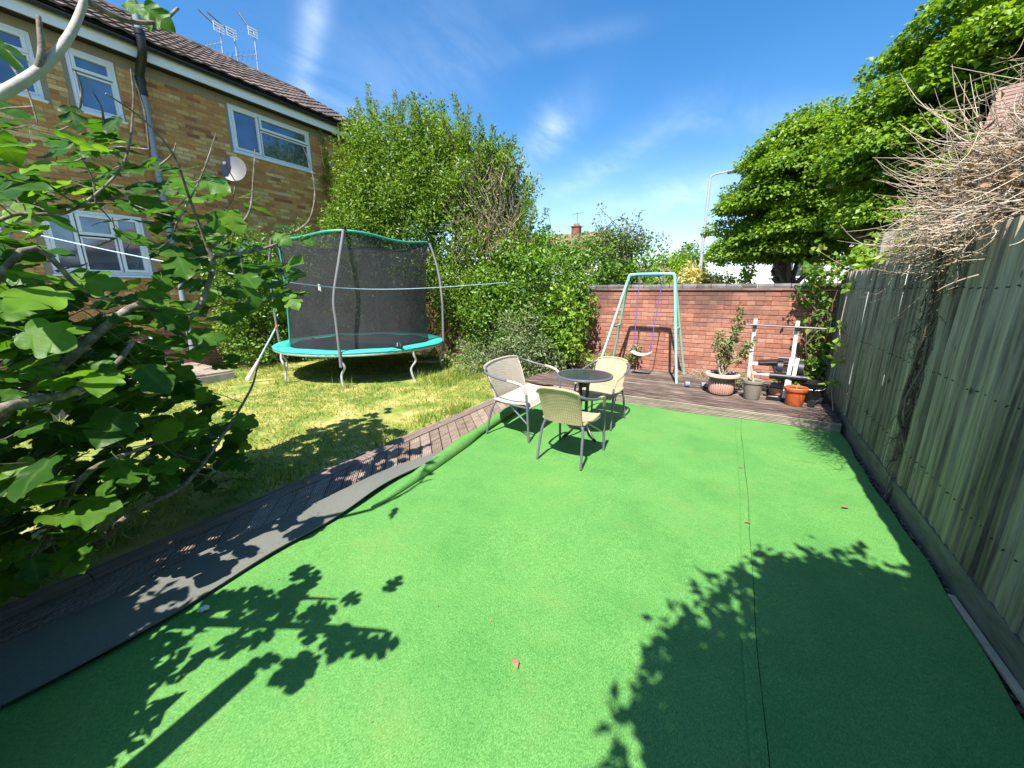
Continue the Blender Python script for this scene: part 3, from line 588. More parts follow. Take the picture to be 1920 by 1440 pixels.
while x + 0.22 < WX1: place('coping_brick', cme, wall, (x+0.1125, WY+0.105, 1.641+random.uniform(-.003, .003)), (random.uniform(-.012, .012), random.uniform(-.006, .006), random.uniform(-.01, .01))); x += 0.225

# ---- feather-edge fence along the right
FX = 1.20
fence = thing('wooden_fence', (FX, 3, 0), 'tall weathered grey-green feather-edge wooden fence along the right side', 'fence')
def fence_panel(y0, y1, top, FX=FX):
    t = bpy.data.objects.new('panel', None); t.empty_display_size = .1; t.location = (0, (y0+y1)/2-3, 0); finish(t, fence); lib(t, (FX, (y0+y1)/2, 0)); n = max(1, round((y1-y0)/0.102)); pt = (y1-y0)/n
    meshes = []
    for vnt in range(5):
        m = MB(); wv = [random.uniform(-.004, .004) for _ in range(6)]; zs = [0.152 + (top-0.152)*i/5 for i in range(6)]
        top_j = random.uniform(-0.015, 0.010); vs = []
        for i, z in enumerate(zs):
            zz = z + (top_j if i == 5 else 0); dx = wv[i]
            vs += [(0.006+dx, 0.0, zz), (-0.018+dx, 0.008, zz), (-0.003+dx, pt+0.016, zz), (0.008+dx, pt+0.016, zz)]
        fs = [(i*4+j, i*4+(j+1) % 4, (i+1)*4+(j+1) % 4, (i+1)*4+j) for i in range(5) for j in range(4)] + [(3, 2, 1, 0), (20, 21, 22, 23)]
        meshes.append(m.add(vs, fs).mesh('board', 'fence_board'))
    for i in range(n): place('board', random.choice(meshes), t, (FX+random.uniform(-.004, .004), y0+i*pt, 0), (random.uniform(-.004, .004), random.uniform(-.005, .005), random.uniform(-.010, .010)))
    m = MB()
    for i in range(n):
        for z in (0.42, 1.05, 1.62): m.tube([(FX-.0235, y0+i*pt+.035, z+random.uniform(-.012, .012)), (FX-.006, y0+i*pt+.035, z)], .0042, 6)
    m.build('nails', 'iron', t, kind='stuff')
    for z in (0.42, 1.05, 1.62): m = MB(); m.slab(FX+0.014, FX+0.065, y0, y1, z-0.03, z+0.03); m.build('rail', 'post_timber', t)
    m = MB(); m.slab(FX-0.022, FX+0.016, y0-0.01, y1+0.01, -0.05, 0.150); m.build('gravel_board', 'gravel_board', t)
for y0, y1, top, fx in ((-2.0, -0.03, 1.97, FX), (0.03, 1.93, 1.97, FX), (1.99, 3.90, 1.985, FX), (3.97, 5.90, 1.93, FX+.008), (5.97, 7.57, 1.86, FX+.030)): fence_panel(y0, y1, top, fx)
def fpost(y, top, sz=0.10, x=FX+0.060): m = MB(); m.box((x, y, top/2-0.05), (sz, sz, top+0.1)); m.build('post', 'post_timber', fence, bevel=0.005)
fpost(5.935, 2.22); fpost(7.62, 2.10, 0.1, 1.36); fpost(3.935, 1.9); fpost(1.96, 1.9); fpost(0.0, 1.9)

# ================================================================== THE BRICK HOUSE ON THE LEFT
HX, HY0, HY1, HZ0, HZT = -10.0, -1.6, 9.2, 0.30, 5.62
house = thing('brick_house', (HX, 3.5, 0), 'two-storey yellow brick house with brown tiled roof beyond the trampoline', 'house')
OPEN = [(1.05, 2.27, 4.55, 5.48), (2.62, 3.22, 4.55, 5.48), (4.98, 6.82, 4.57, 5.50), (1.86, 3.16, 1.88, 2.95), (4.75, 6.6, 1.75, 2.72), (0.55, 1.45, 0.55, 2.6)]
q = MB(); q.slab(-16.9, HX-0.13, HY0, HY1, -0.1, HZT+0.1); q.build('inner_wall', 'house_mortar', house)
q = MB()                                               # mortar face with openings
ys = sorted({HY0, HY1, *[a for o in OPEN for a in o[:2]]}); zs = sorted({-0.1, HZT, *[a for o in OPEN for a in o[2:]]})
for ya, yb in zip(ys, ys[1:]):
    for za, zb in zip(zs, zs[1:]):
        if not any(o[0]-1e-6 <= ya and yb <= o[1]+1e-6 and o[2]-1e-6 <= za and zb <= o[3]+1e-6 for o in OPEN): q.slab(HX-0.129, HX-0.006, ya, yb, za, zb)
q.build('mortar_face', 'house_mortar', house)
spots, psp = [], []
for r_ in range(72):
    z = 0.04 + r_*0.0755
    if z > HZT-0.03: break
    y = HY0 + (0.1125 if r_ % 2 else 0)
    while y + 0.225 <= HY1:
        cy = y + 0.1125; y += 0.225
        lo, hi = cy-0.1075, cy+0.1075; key = 's'
        hit = [o for o in OPEN if o[2]-0.033 < z < o[3]+0.033 and hi > o[0]-0.004 and lo < o[1]+0.004]
        if hit:
            o = hit[0]
            if lo < o[0]-0.11 and hi > o[0]: cy = o[0]-0.008-0.05; key = 'h'; cy = min(cy, lo+0.051)
            elif hi > o[1]+0.11 and lo < o[1]: key = 'h'; cy = max(o[1]+0.008+0.05, hi-0.051)
            else: continue
        (psp if z < 0.86 else spots).append(((HX, cy, z), key, random.choices(range(6), [4, 4, 3, 2, 1.3, 4])[0] if z >= 0.86 else random.randrange(3)))
def vis_house(s):
    px, py, zf = project(s[0]); inb = zf > 0 and -10 < px < 640 and -10 < py < 430 and s[0][1] < 6.9 and s[0][1] > 2.2 and s[0][2] > 3.3
    return (0 if inb else 1, cam_dist(s[0]))
lay_bricks(house, spots, YEL_M, 0.03, 'y', 299, {'s': (0.215, 0.0655), 'h': (0.1025, 0.0655)}, vis_house)
def rest_only(parent, spots, mats, nm):
    rest = MB(); L = {(k, t): brick_mesh(w_, 0.0655, 0.03, mats[t], 'y')[0] for k, w_ in (('s', 0.215), ('h', 0.1025)) for t in range(len(mats))}
    for p, k, t in spots: rest.add([Vector(v)+Vector(p) for v in L[(k, t)].v], L[(k, t)].f, t)
    rest.build(nm, mats, parent, kind='stuff')
rest_only(house, psp, PLI_M, 'plinth_courses')
def window(parent, o, lights, glass, name='window', x=HX):
    """lights: list of (y0,y1,z0,z1) fractions of the opening; frame members stand 20 mm behind the brick face"""
    y0, y1, z0, z1 = o; fw = 0.055
    fr = MB(); xa, xb = x-0.085, x-0.018
    fr.slab(xa, xb, y0, y1, z0, z0+fw); fr.slab(xa, xb, y0, y1, z1-fw, z1); fr.slab(xa, xb, y0, y0+fw, z0+fw, z1-fw); fr.slab(xa, xb, y1-fw, y1, z0+fw, z1-fw)
    win = fr.build(name, 'upvc', parent, bevel=0.004)
    for (a, c_, d, e, opening) in lights:
        ya, yb, za, zb = y0+(y1-y0)*a, y0+(y1-y0)*c_, z0+(z1-z0)*d, z0+(z1-z0)*e
        ya = max(ya, y0+fw) if a == 0 else ya; yb = min(yb, y1-fw) if c_ == 1 else yb; za = max(za, z0+fw) if d == 0 else za; zb = min(zb, z1-fw) if e == 1 else zb
        s = 0.05 if opening else 0.03; g = 0.003; m = MB(); xo = xb + (0.016 if opening else 0.004)
        m.slab(xa+0.01, xo, ya+g, yb-g, za+g, za+s); m.slab(xa+0.01, xo, ya+g, yb-g, zb-s, zb-g); m.slab(xa+0.01, xo, ya+g, ya+s, za+s, zb-s); m.slab(xa+0.01, xo, yb-s, yb-g, za+s, zb-s)
        m.build('sash', 'upvc', win, bevel=0.003)
        m = MB(); m.slab(xa+0.02, xa+0.035, ya+s-0.003, yb-s+0.003, za+s-0.003, zb-s+0.003); m.build('pane', glass, win)
    m = MB(); m.slab(x-0.01, x+0.05, y0-0.02, y1+0.02, z0-0.035, z0-0.004); m.build('sill', 'upvc', win, bevel=0.004)
    return win
window(house, OPEN[0], [(0, .5, 0, 1, 1), (.5, 1, 0, .66, 0), (.5, 1, .66, 1, 1)], 'window_glass')
window(house, OPEN[1], [(0, 1, 0, .64, 0), (0, 1, .66, 1, 1)], 'frosted_glass')
window(house, OPEN[2], [(0, .33, 0, 1, 1), (.34, 1, 0, .64, 0), (.34, 1, .66, 1, 1)], 'window_glass')
window(house, OPEN[3], [(0, .31, 0, 1, 1), (.32, .68, 0, .60, 0), (.32, .68, .62, 1, 1), (.69, 1, 0, 1, 1)], 'window_glass')
window(house, OPEN[4], [(0, .5, 0, 1, 1), (.5, 1, 0, 1, 0)], 'window_glass')
dr = MB(); dr.slab(HX-0.08, HX-0.02, 0.55, 1.45, 0.55, 2.6); dr = dr.build('door', 'upvc', house, bevel=0.004)
m = MB(); m.slab(HX-0.02, HX-0.012, 0.72, 1.28, 1.65, 2.45); m.build('pane', 'frosted_glass', dr); m = MB(); m.box((HX+0.02, 0.66, 1.55), (0.03, 0.02, 0.14)); m.build('handle', 'steel', dr)
# roof: eaves, gutter, tiles laid in courses
EX, EZ, RX, RZ = HX+0.38, 5.86, -13.5, 8.0
q = MB(); q.slab(HX+0.235, HX+0.262, HY0, HY1, 5.60, 5.80); q.build('fascia_board', 'upvc', house)
q = MB(); q.slab(HX-0.02, HX+0.234, HY0, HY1, 5.625, 5.64); q.build('soffit', 'black_plastic', house)
gu = MB()
for sgn in (0,):
    prof = [(0.058*math.cos(a), 0.058*math.sin(a)) for a in np.linspace(math.pi, 2*math.pi, 9)]
    vs = [(HX+0.325+x, y, 5.805+z) for y in (HY0, HY1) for x, z in prof]; gu.add(vs, [(i, i+1, 10+i, 9+i) for i in range(8)])
gu.build('gutter', 'black_plastic', house)
nT = 14; sl = Vector((RX-EX, 0, RZ-EZ)); SL = sl.length; su = sl/SL; nrm = Vector((-su.z, 0, su.x)); nrm = nrm if nrm.z > 0 else -nrm; gauge = SL/nT
roof = MB(); roof.add([(EX+.02, HY0, EZ-0.035), (EX+.02, HY1, EZ-0.035), (RX, HY1, RZ-0.035), (RX, HY0, RZ-0.035), (-17.4, HY0, EZ-.035), (-17.4, HY1, EZ-.035)], [(0, 1, 2, 3), (3, 2, 5, 4), (0, 3, 4), (1, 5, 2)]); roof = roof.build('roof', 'roof_tile', house)
TW = 0.30
def tile_geo():
    m = MB(); seg = 8
    def fn(u, v):
        y = TW*u - TW/2; h = 0.022*max(0, math.cos((u-0.28)*2*math.pi))**0.8 if True else 0
        p = su*(-0.045 + (gauge+0.05)*v) + nrm*(0.012 + h + 0.030*(1-v)); return (p.x, y, p.z)
    m.grid(fn, seg, 1)
    for i in range(seg):
        a, c_ = Vector(m.v[i]), Vector(m.v[i+1]); d = nrm*0.026; m.add([a, c_, c_-d, a-d], [(0, 3, 2, 1)])
    return m
tg = tile_geo(); tme = tg.mesh('tile', 'roof_tile'); tl = []
for i in range(nT):
    y = HY0+TW/2
    while y < HY1-TW/2: p = Vector((EX, y, EZ)) + su*(i*gauge); tl.append(p); y += TW
def vis_tile(p):
    px, py, zf = project(p); return (0 if (zf > 0 and -40 < px < 660 and py > -40) else 1, cam_dist(p))
tl.sort(key=vis_tile); rest = MB()
for i, p in enumerate(tl):
    p = p + nrm*random.uniform(-.003, .003)
    if i < 299: o = place('tile', tme, roof, p)
    else: rest.add([Vector(v)+p for v in tg.v], tg.f)
rest.build('tile_courses', 'roof_tile', roof, kind='stuff')
rd = MB()
for y in np.arange(HY0, HY1-0.2, 0.45): rd.tube([(RX, y+0.01, RZ-0.02), (RX, y+0.44, RZ-0.02)], [0.10, 0.105], 10)
rd.build('ridge_tiles', 'roof_tile', roof)
# soil pipe: grey, with a black swan-neck under the gutter, up past the eaves
PY = 3.52
q = MB(); q.tube([(HX+0.09, PY, 0.9), (HX+0.09, PY, 5.12)], 0.055, 14); q.tube([(HX+0.09, PY, 0.2), (HX+0.09, PY, 0.9)], 0.056, 14)
pipe = q.build('soil_pipe', 'grey_plastic', house, smooth=True)
q = MB(); q.tube([(HX+0.09, PY, 5.06), (HX+0.09, PY, 5.3), (HX+0.14, PY, 5.42), (HX+0.38, PY, 5.62), (HX+0.44, PY, 5.72), (HX+0.44, PY, 5.98)], 0.066, 14)
for z in (5.08, 5.28): q.tube([(HX+0.09, PY, z), (HX+0.09, PY, z+.07)], 0.076, 14)
q.tube([(HX+0.44, PY, 5.9), (HX+0.44, PY, 5.98)], 0.076, 14); q.build('swan_neck', 'black_plastic', pipe, smooth=True)
q = MB(); q.tube([(HX+0.44, PY, 5.97), (HX+0.44, PY, 7.3)], 0.057, 14); q.build('vent_stack', 'grey_plastic', pipe, smooth=True)
q = MB()
for z in (1.2, 2.6, 4.0): q.slab(HX-0.001, HX+0.15, PY-0.075, PY+0.075, z, z+0.03)
q.build('pipe_clips', 'grey_plastic', pipe)
q = MB(); q.tube([(HX+0.09, 2.2, 3.22), (HX+0.09, 2.75, 3.2), (HX+0.09, 3.3, 3.15), (HX+0.09, PY, 3.05)], 0.03, 8); q.build('waste_pipe', 'black_plastic', house, smooth=True)
# satellite dish
sp_ = atX(440, 318, HX+0.42); dish = thing('satellite_dish', (HX, sp_.y, sp_.z), 'round grey satellite dish on the brick house below the wide upper window', 'satellite dish')
d = MB(); dn = Vector((0.55, -0.80, 0.25)).normalized(); dx = dn.orthogonal().normalized(); dy_ = dn.cross(dx); n_ = 28; rings = 5; vs = []
for i in range(rings+1):
    rr = 0.25*i/rings
    for j in range(n_): a = 2*math.pi*j/n_; vs.append(sp_ + dx*rr*math.cos(a) + dy_*rr*1.08*math.sin(a) + dn*(0.55*rr*rr))
d.add(vs, [(i*n_+j, i*n_+(j+1) % n_, (i+1)*n_+(j+1) % n_, (i+1)*n_+j) for i in range(rings) for j in range(n_)]); d.build('reflector', 'dish_grey', dish, smooth=True)
d = MB(); tip = sp_ + dn*0.34 - Vector((0, 0, .05)); d.tube([sp_ - Vector((0, 0, .28)), tip], 0.011, 6); d.tube([tip, tip - dn*0.09], [0.035, 0.022], 10); d.build('feed_arm', 'frame_grey', dish)
d = MB(); d.tube([sp_ - dn*0.02, (HX+0.16, sp_.y, sp_.z-0.05), (HX, sp_.y, sp_.z-0.05)], 0.018, 8); d.box((HX+0.008, sp_.y, sp_.z-0.05), (0.016, 0.12, 0.18)); d.build('bracket', 'steel', dish)
# aerials on the far side of the ridge
def aerial(foot, head, boom0, boom1, refl, label, second=None):
    X = -13.6; f0, h0 = atX(*foot, X), atX(*head, X); t = thing('tv_aerial', f0 - Vector((0, 0, .5)), label, 'aerial', 'aerials on the roof')
    m = MB(); m.tube([f0 - Vector((0, 0, .5)), h0], 0.020, 6); m.build('mast', 'steel', t)
    a, c_ = atX(*boom0, X-0.25), atX(*boom1, X+0.1); m = MB(); m.tube([a, c_], 0.018, 5); dr_ = (c_-a); side = dr_.normalized().cross(Vector((0, 0, 1))).normalized()
    for k in np.linspace(0.03, 0.8, 16): p = a + dr_*k; m.tube([p-side*0.07, p+side*0.07], 0.007, 4)
    m.build('boom', 'frame_grey', t)
    rp_ = atX(*refl, X+0.1); m = MB()
    for dz in (-0.10, -0.035, 0.035, 0.10): m.tube([rp_+Vector((0, -.13, dz)), rp_+Vector((0, .13, dz))], 0.012, 5)
    m.tube([rp_+Vector((0, -.12, -.10)), rp_+Vector((0, -.12, .10))], 0.010, 4); m.tube([rp_+Vector((0, .12, -.10)), rp_+Vector((0, .12, .10))], 0.010, 4)
    m.build('reflector', 'white_plastic', t)
    if second:
        p, e = atX(*second[0], X), atX(*second[1], X); m = MB(); m.tube([p, e], 0.013, 5)
        for k in np.linspace(0.1, 1, 6): w_ = p+(e-p)*k; m.tube([w_-Vector((0.1, 0, .1)), w_+Vector((0.1, 0, .1))], 0.006, 4)
        m.build('lower_boom', 'steel', t)
aerial((419, 120), (412, 53), (372, 18), (414, 58), (410, 52), 'leftmost television aerial on the house roof with a small side arm', ((416, 80), (376, 88)))
aerial((448, 130), (438, 62), (389, 23), (438, 66), (434, 62), 'middle television aerial on the house roof')
aerial((485, 148), (476, 60), (447, 24), (474, 62), (474, 61), 'rightmost television aerial on the house roof with a low side arm', ((480, 103), (425, 107)))
# terrace, step blocks and rail outside the house
ter = thing('paved_terrace', (-8.9, 2, 0), 'low paved terrace of tan slabs between the house and the lawn', 'terrace')
q = MB(); q.slab(HX+0.001, -8.25, HY0, 3.5, -0.1, 0.085); q.build('base', 'concrete', ter)
for ix in range(4):
    for iy in range(12):
        x0, y0 = HX+0.01+ix*0.428, -1.5+iy*0.455
        if y0+0.45 < 3.51: q = MB(); q.slab(x0, x0+0.42, y0, y0+0.447, 0.086, 0.125+random.uniform(-.004, .004)); q.build('slab', 'paving', ter)
q = MB(); R0 = atX(215, 618, -8.9); R1 = atX(262, 622, -8.9); R2 = atX(283, 650, -8.9); q.tube([(-8.9, R0.y-0.9, R0.z), R0, R1, (-8.9, R1.y+0.13, R1.z-0.03), (-8.9, R2.y+0.02, R2.z), (-8.9, R2.y+0.04, 0.12)], 0.030, 10)
q.tube([(-8.9, R0.y-0.9, R0.z), (-8.9, R0.y-0.9, 0.12)], 0.030, 10)
q.build('handrail', 'upvc', smooth=True, origin=(-8.9, R1.y, 0.27), label='white tubular handrail on the terrace by the house', category='handrail')
bx_ = thing('storage_box', (-7.7, 0.9, 0), 'pale grey plastic storage box on the lawn behind the fig leaves', 'storage box')
q = MB(); q.slab(-8.0, -7.35, 0.62, 1.42, -0.03, 0.46); q.build('body', 'dish_grey', bx_, bevel=0.03); q = MB(); q.slab(-8.03, -7.32, 0.59, 1.45, 0.462, 0.52); q.build('lid', 'white_plastic', bx_, bevel=0.012)

# ================================================================== FURNITURE
def smooth_path(pts, n=5):
    """Catmull-Rom through the points"""
    P = [Vector(p) for p in pts]; out = []
    for i in range(len(P)-1):
        p0, p1, p2, p3 = P[max(i-1, 0)], P[i], P[i+1], P[min(i+2, len(P)-1)]
        for k in range(n):
            t = k/n; out.append(0.5*((2*p1) + (p2-p0)*t + (2*p0-5*p1+4*p2-p3)*t*t + (3*p1-p0-3*p2+p3)*t**3))
    return out + [P[-1]]
def armchair(name, w_, loc, rz, label, cat, weave, seat_h=0.41, back_h=0.76, group=None, wrap='arm_wrap'):
    """bistro armchair: faces +y in its own frame"""
    t = thing(name, loc, label, cat, group, rz); h = w_/2
    def seat(u, v):                                    # seat runs on into a rolled front edge
        x = (u-0.5)*w_*0.90; y = -0.20 + 0.43*v; z = seat_h - 0.020*math.sin(v*math.pi) + 0.012*(abs(u-.5)*2)**2
        if v > 0.88: z -= 0.05*((v-0.88)/0.12)**2
        return Vector((x, y, z))
    m = MB(); m.grid(seat, 12, 12); k = len(m.v); m.add([Vector(q)-Vector((0, 0, .014)) for q in m.v], [tuple(reversed(f)) for f in m.f]); m.build('seat', weave, t, local=True, smooth=True)
    def back(u, v):
        x = (u-0.5)*w_*(0.80+0.06*v); y = -0.205 - 0.085*v - 0.045*v*v + 0.035*(1-(2*u-1)**2)*(-1) ; z = seat_h - 0.01 + (back_h-seat_h)*v - 0.03*(abs(2*u-1)**3)*v
        return Vector((x, y, z))
    m = MB(); m.grid(back, 12, 12); m.add([Vector(q)-Vector((0, .013, 0)) for q in m.v], [tuple(reversed(f)) for f in m.f]); bk = m.build('backrest', weave, t, local=True, smooth=True)
    m = MB(); m.tube([back(i/12, 1)+Vector((0, -.006, 0.004)) for i in range(13)], 0.014, 8); m.tube([back(0, i/8)+Vector((0, -.006, 0)) for i in range(9)], 0.012, 8); m.tube([back(1, i/8)+Vector((0, -.006, 0)) for i in range(9)], 0.012, 8); m.build('edge_binding', weave, bk, local=True, smooth=True)
    m = MB(); m.tube([seat(0, i/10)+Vector((0, 0, -.007)) for i in range(11)] + [seat(i/8, 1)+Vector((0, 0, -.007)) for i in range(1, 9)] + [seat(1, 1-i/10)+Vector((0, 0, -.007)) for i in range(1, 11)], 0.013, 8); m.build('seat_binding', weave, t, local=True, smooth=True)
    for s in (-1, 1):                                   # arm and front leg are one bent tube
        arm = smooth_path([(s*h*0.84, -0.325, back_h-0.055), (s*(h+0.015), -0.27, back_h-0.085), (s*(h+0.04), -0.10, back_h-0.125), (s*(h+0.035), 0.08, back_h-0.15), (s*(h+0.02), 0.185, back_h-0.185), (s*(h+0.01), 0.225, back_h-0.27)], 5)
        m = MB(); m.tube(arm + [Vector((s*(h+0.012), 0.235, 0.40)), Vector((s*(h+0.016), 0.262, 0.008))], 0.0125, 10); fl_ = m.build('front_leg', 'frame_grey', t, local=True, smooth=True)
        m = MB(); m.tube(arm[13:], 0.0165, 10); m.build(wrap, weave, fl_, local=True, smooth=True)
    rear = [(-h*0.98, -0.285, 0.008), (-h*0.93, -0.25, 0.22), (-h*0.88, -0.215, 0.345), (-h*0.72, -0.20, 0.388), (0, -0.195, 0.392), (h*0.72, -0.20, 0.388), (h*0.88, -0.215, 0.345), (h*0.93, -0.25, 0.22), (h*0.98, -0.285, 0.008)]
    m = MB(); m.tube(smooth_path(rear, 4), 0.0125, 10); m.build('rear_legs', 'frame_grey', t, local=True, smooth=True)
    for s in (-1, 1):
        m = MB(); m.tube([(s*h*0.80, -0.05, seat_h-0.035), (s*(h+0.014), 0.248, 0.20)], 0.008, 6); m.build('brace', 'steel', t, local=True)
        m = MB(); m.tube([(s*h*0.86, -0.19, seat_h-0.022), (s*(h+0.006), 0.22, seat_h-0.028)], 0.011, 8); m.build('seat_rail', 'frame_grey', t, local=True)
    return t
armchair('bistro_chair', 0.46, (-1.32, 3.39, 0.008), R(-2), 'tan wicker bistro chair nearest the camera with its back turned', 'chair', 'tan_wicker', group='tan bistro chairs')
armchair('bistro_chair', 0.46, (-1.40, 4.53, 0.008), R(176), 'tan wicker bistro chair beyond the table facing the camera', 'chair', 'tan_wicker', group='tan bistro chairs')
armchair('garden_bench', 0.92, (-2.10, 3.90, 0.008), R(-88), 'cream woven two-seat garden bench left of the round table', 'bench', 'cream_wicker', back_h=0.80, wrap='arm_wrap')
# round table
tb = thing('bistro_table', (-1.42, 3.97, 0.006), 'round dark glass bistro table on black pedestal between the chairs', 'table')
m = MB(); m.lathe([(0.0, 0.694), (0.292, 0.694)], n=48); m.lathe([(0.292, 0.700), (0.0, 0.700)], n=48); m.build('glass_top', 'table_glass', tb, local=True)
m = MB(); m.lathe([(0.286, 0.672), (0.304, 0.676), (0.308, 0.690), (0.302, 0.703), (0.288, 0.7025), (0.286, 0.690)], n=48); m.build('rim', 'frame_grey', tb, local=True, smooth=True)
for k in range(4):
    a = R(45+90*k+10); m = MB(); pth = smooth_path([(0.10, 0, .685), (0.062, 0, .60), (0.052, 0, .46), (0.050, 0, .34), (0.062, 0, .22), (0.12, 0, .10), (0.20, 0, .035), (0.255, 0, .010)], 4)
    m.tube([(p.x*math.cos(a), p.x*math.sin(a), p.z) for p in pth], 0.013, 8); m.build('leg', 'black_plastic', tb, local=True, smooth=True)
for z in (0.58, 0.42, 0.27): m = MB(); m.lathe([(0.0, z-.012), (0.055, z-.012), (0.055, z+.012), (0.0, z+.012)], n=16); m.build('collar', 'black_plastic', tb, local=True)
m = MB(); m.lathe([(0.0, 0.66), (0.20, 0.668), (0.0, 0.672)], n=24); m.build('top_support', 'black_plastic', tb, local=True)
# things left under and behind the table
m = MB(); m.lathe([(0.0, 0.0), (0.055, 0.0), (0.085, 0.085), (0.075, 0.085), (0.05, 0.012), (0.0, 0.012)], (-2.02, 6.0, DZ+.002), 20); m.build('lilac_bowl', flat('lilac', (0.42, 0.33, 0.47), 0.5), smooth=True, label='small lilac bowl on the raised deck behind the round table', category='bowl')

# ================================================================== TRAMPOLINE
TC, TR, TZ = Vector((-6.82, 5.38, -0.02)), 1.61, 0.60
tr = thing('trampoline', TC, 'round trampoline with teal pad and black net enclosure on the lawn', 'trampoline')
def ring(r, z, n=64): return [TC + Vector((r*math.cos(2*math.pi*i/n), r*math.sin(2*math.pi*i/n), z)) for i in range(n)]
m = MB(); m.tube(ring(TR+0.012, TZ-0.055), 0.026, 8, closed=True); m.build('frame_ring', 'galvanised', tr, smooth=True)
m = MB(); n_ = 72; prof = [(TR+0.035, TZ-0.05), (TR+0.045, TZ-0.015), (TR+0.01, TZ+0.012), (TR-0.10, TZ+0.020), (TR-0.22, TZ+0.010), (TR-0.25, TZ-0.012), (TR-0.22, TZ-0.02)]
m.lathe(prof, TC, n_); m.v = [(x, y, z + 0.006*math.sin(9*math.atan2(y-TC.y, x-TC.x)+1.0)) for x, y, z in m.v]; m.build('safety_pad', 'teal_pad', tr, smooth=True)
m = MB(); m.lathe([(0.0, TZ-0.06), (0.7, TZ-0.05), (TR-0.22, TZ-0.022)], TC, 48); m.build('jumping_mat', 'jump_mat', tr, smooth=True)
for k in range(8):
    a = R(-52+45*k); u_ = Vector((math.cos(a), math.sin(a), 0)); s_ = Vector((-math.sin(a), math.cos(a), 0)); m = MB()
    pth = [TC+u_*(TR+0.012)+V(0, 0, TZ-.06), TC+u_*(TR+0.03)+s_*0.01+V(0, 0, .44), TC+u_*(TR+0.02)+s_*0.05+V(0, 0, .34), TC+u_*(TR-0.03)-s_*0.02+V(0, 0, .22), TC+u_*(TR-0.02)-s_*0.03+V(0, 0, .12), TC+u_*(TR+0.01)+V(0, 0, -0.03)]
    m.tube(smooth_path(pth, 5), 0.021, 8); m.build('leg', 'galvanised', tr, smooth=True)
def net_top(t):                                        # pulled out to the four poles, sagging between
    c4 = 0.5+0.5*math.cos(4*(t-R(-52))); return 1.25 + 0.17*c4**1.5, 2.50 + 0.08*c4
def net_fn(u, v):
    t = 2*math.pi*u; r1, z1 = net_top(t); r = 1.34 + (r1-1.34)*v**1.4 - 0.03*math.sin(v*math.pi); z = TZ + (z1-TZ)*v; t += R(8)*v; return TC + Vector((r*math.cos(t), r*math.sin(t), z))
m = MB(); m.grid(net_fn, 72, 8); m.build('net', 'net', tr, smooth=True)
m = MB(); m.tube([net_fn((-142+i*2.5)/360, 1.0) for i in range(73)], 0.022, 8); m.build('net_binding', 'teal_band', tr, smooth=True)
m = MB(); m.tube([net_fn((38+i*2.5)/360, 1.0) for i in range(73)], 0.012, 6); m.build('net_binding', 'black_plastic', tr, smooth=True, label='black net edging along the back of the enclosure')
for k in range(4):
    a = R(-52+90*k); u_ = Vector((math.cos(a), math.sin(a), 0)); u2 = Vector((math.cos(a+R(8)), math.sin(a+R(8)), 0)); m = MB()
    pth = [TC+u_*(TR+0.05)+V(0, 0, .35), TC+u_*(TR+0.05)+V(0, 0, .62), TC+u_*(TR+0.06)+V(0, 0, 1.1), TC+u_*(TR+0.055)+V(0, 0, 1.5), TC+u_*(TR*.5)+u2*(TR*.5)+V(0, 0, 2.05), TC+u2*(1.46)+V(0, 0, 2.60)]
    m.tube(smooth_path(pth, 6), 0.024, 10); po = m.build('pole', 'sleeve_grey', tr, smooth=True)
    m = MB(); m.tube([TC+u2*1.46+V(0, 0, 2.60), TC+u2*1.455+V(0, 0, 2.63)], 0.034, 10); m.build('cap', 'black_plastic', po)
u0 = (math.degrees(0)+R(-121)/(2*math.pi)) % 1.0; m = MB(); m.tube([net_fn(u0+0.010*(1-j/10), j/10)+Vector((0.02, -.02, 0)) for j in range(11)], 0.017, 6); m.build('doorway_binding', 'teal_band', tr, smooth=True)
m = MB(); m.tube(smooth_path([net_fn(0.66, 0.15), net_fn(0.685, 0.32), net_fn(0.70, 0.38), net_fn(0.73, 0.55)], 5), 0.008, 5); m.build('net_cord', 'black_plastic', tr)
sh = thing('sandal', atZ(745, 651, TZ+.005), 'dark sandal left on the teal trampoline pad', 'sandal'); so = ORG[sh.name]; m = MB(); m.prism([(so.x+a*1.0, so.y+c_) for a, c_ in ((-.12, -.03), (-.06, -.045), (.05, -.035), (.12, -.02), (.13, .02), (.05, .035), (-.06, .04), (-.12, .025))], so.z, so.z+.03); m.build('sole', 'black_vinyl', sh, bevel=.006)
m = MB(); m.tube(smooth_path([so+V(.05, -.04, .02), so+V(.03, -.02, .07), so+V(.03, .02, .07), so+V(.05, .04, .02)], 4), 0.014, 6); m.build('strap', 'frame_grey', sh, smooth=True)
# long-handled brush leaning on the pad
bt, bb = atZ(516, 617, 0.93), atZ(463, 716, 0.0); br = thing('brush', bb, 'long-handled white brush leaning against the left side of the trampoline', 'brush')
bm2 = bb + (bt-bb)*0.42; m = MB(); m.tube([bm2, bt], 0.014, 8); m.build('pole', 'cord_blue', br, smooth=True); m = MB(); m.tube([bb+(bt-bb)*0.04, bb+(bt-bb)*0.2, bm2], [0.05, 0.035, 0.018], 10); m.build('head', 'white_plastic', br, smooth=True)
m = MB(); m.tube([bt, bt+(bt-bb).normalized()*0.08], 0.018, 8); m.build('grip', 'orange_grip', br, smooth=True)
# offcut of board and earth under the trampoline
m = MB(); m.box((-6.3, 6.6, 0.0), (0.7, 0.22, 0.03), Matrix.Rotation(0.3, 3, 'Z')); m.build('timber_offcut', 'pale_wood', bevel=.003, label='short brown timber offcut lying under the trampoline', category='timber')

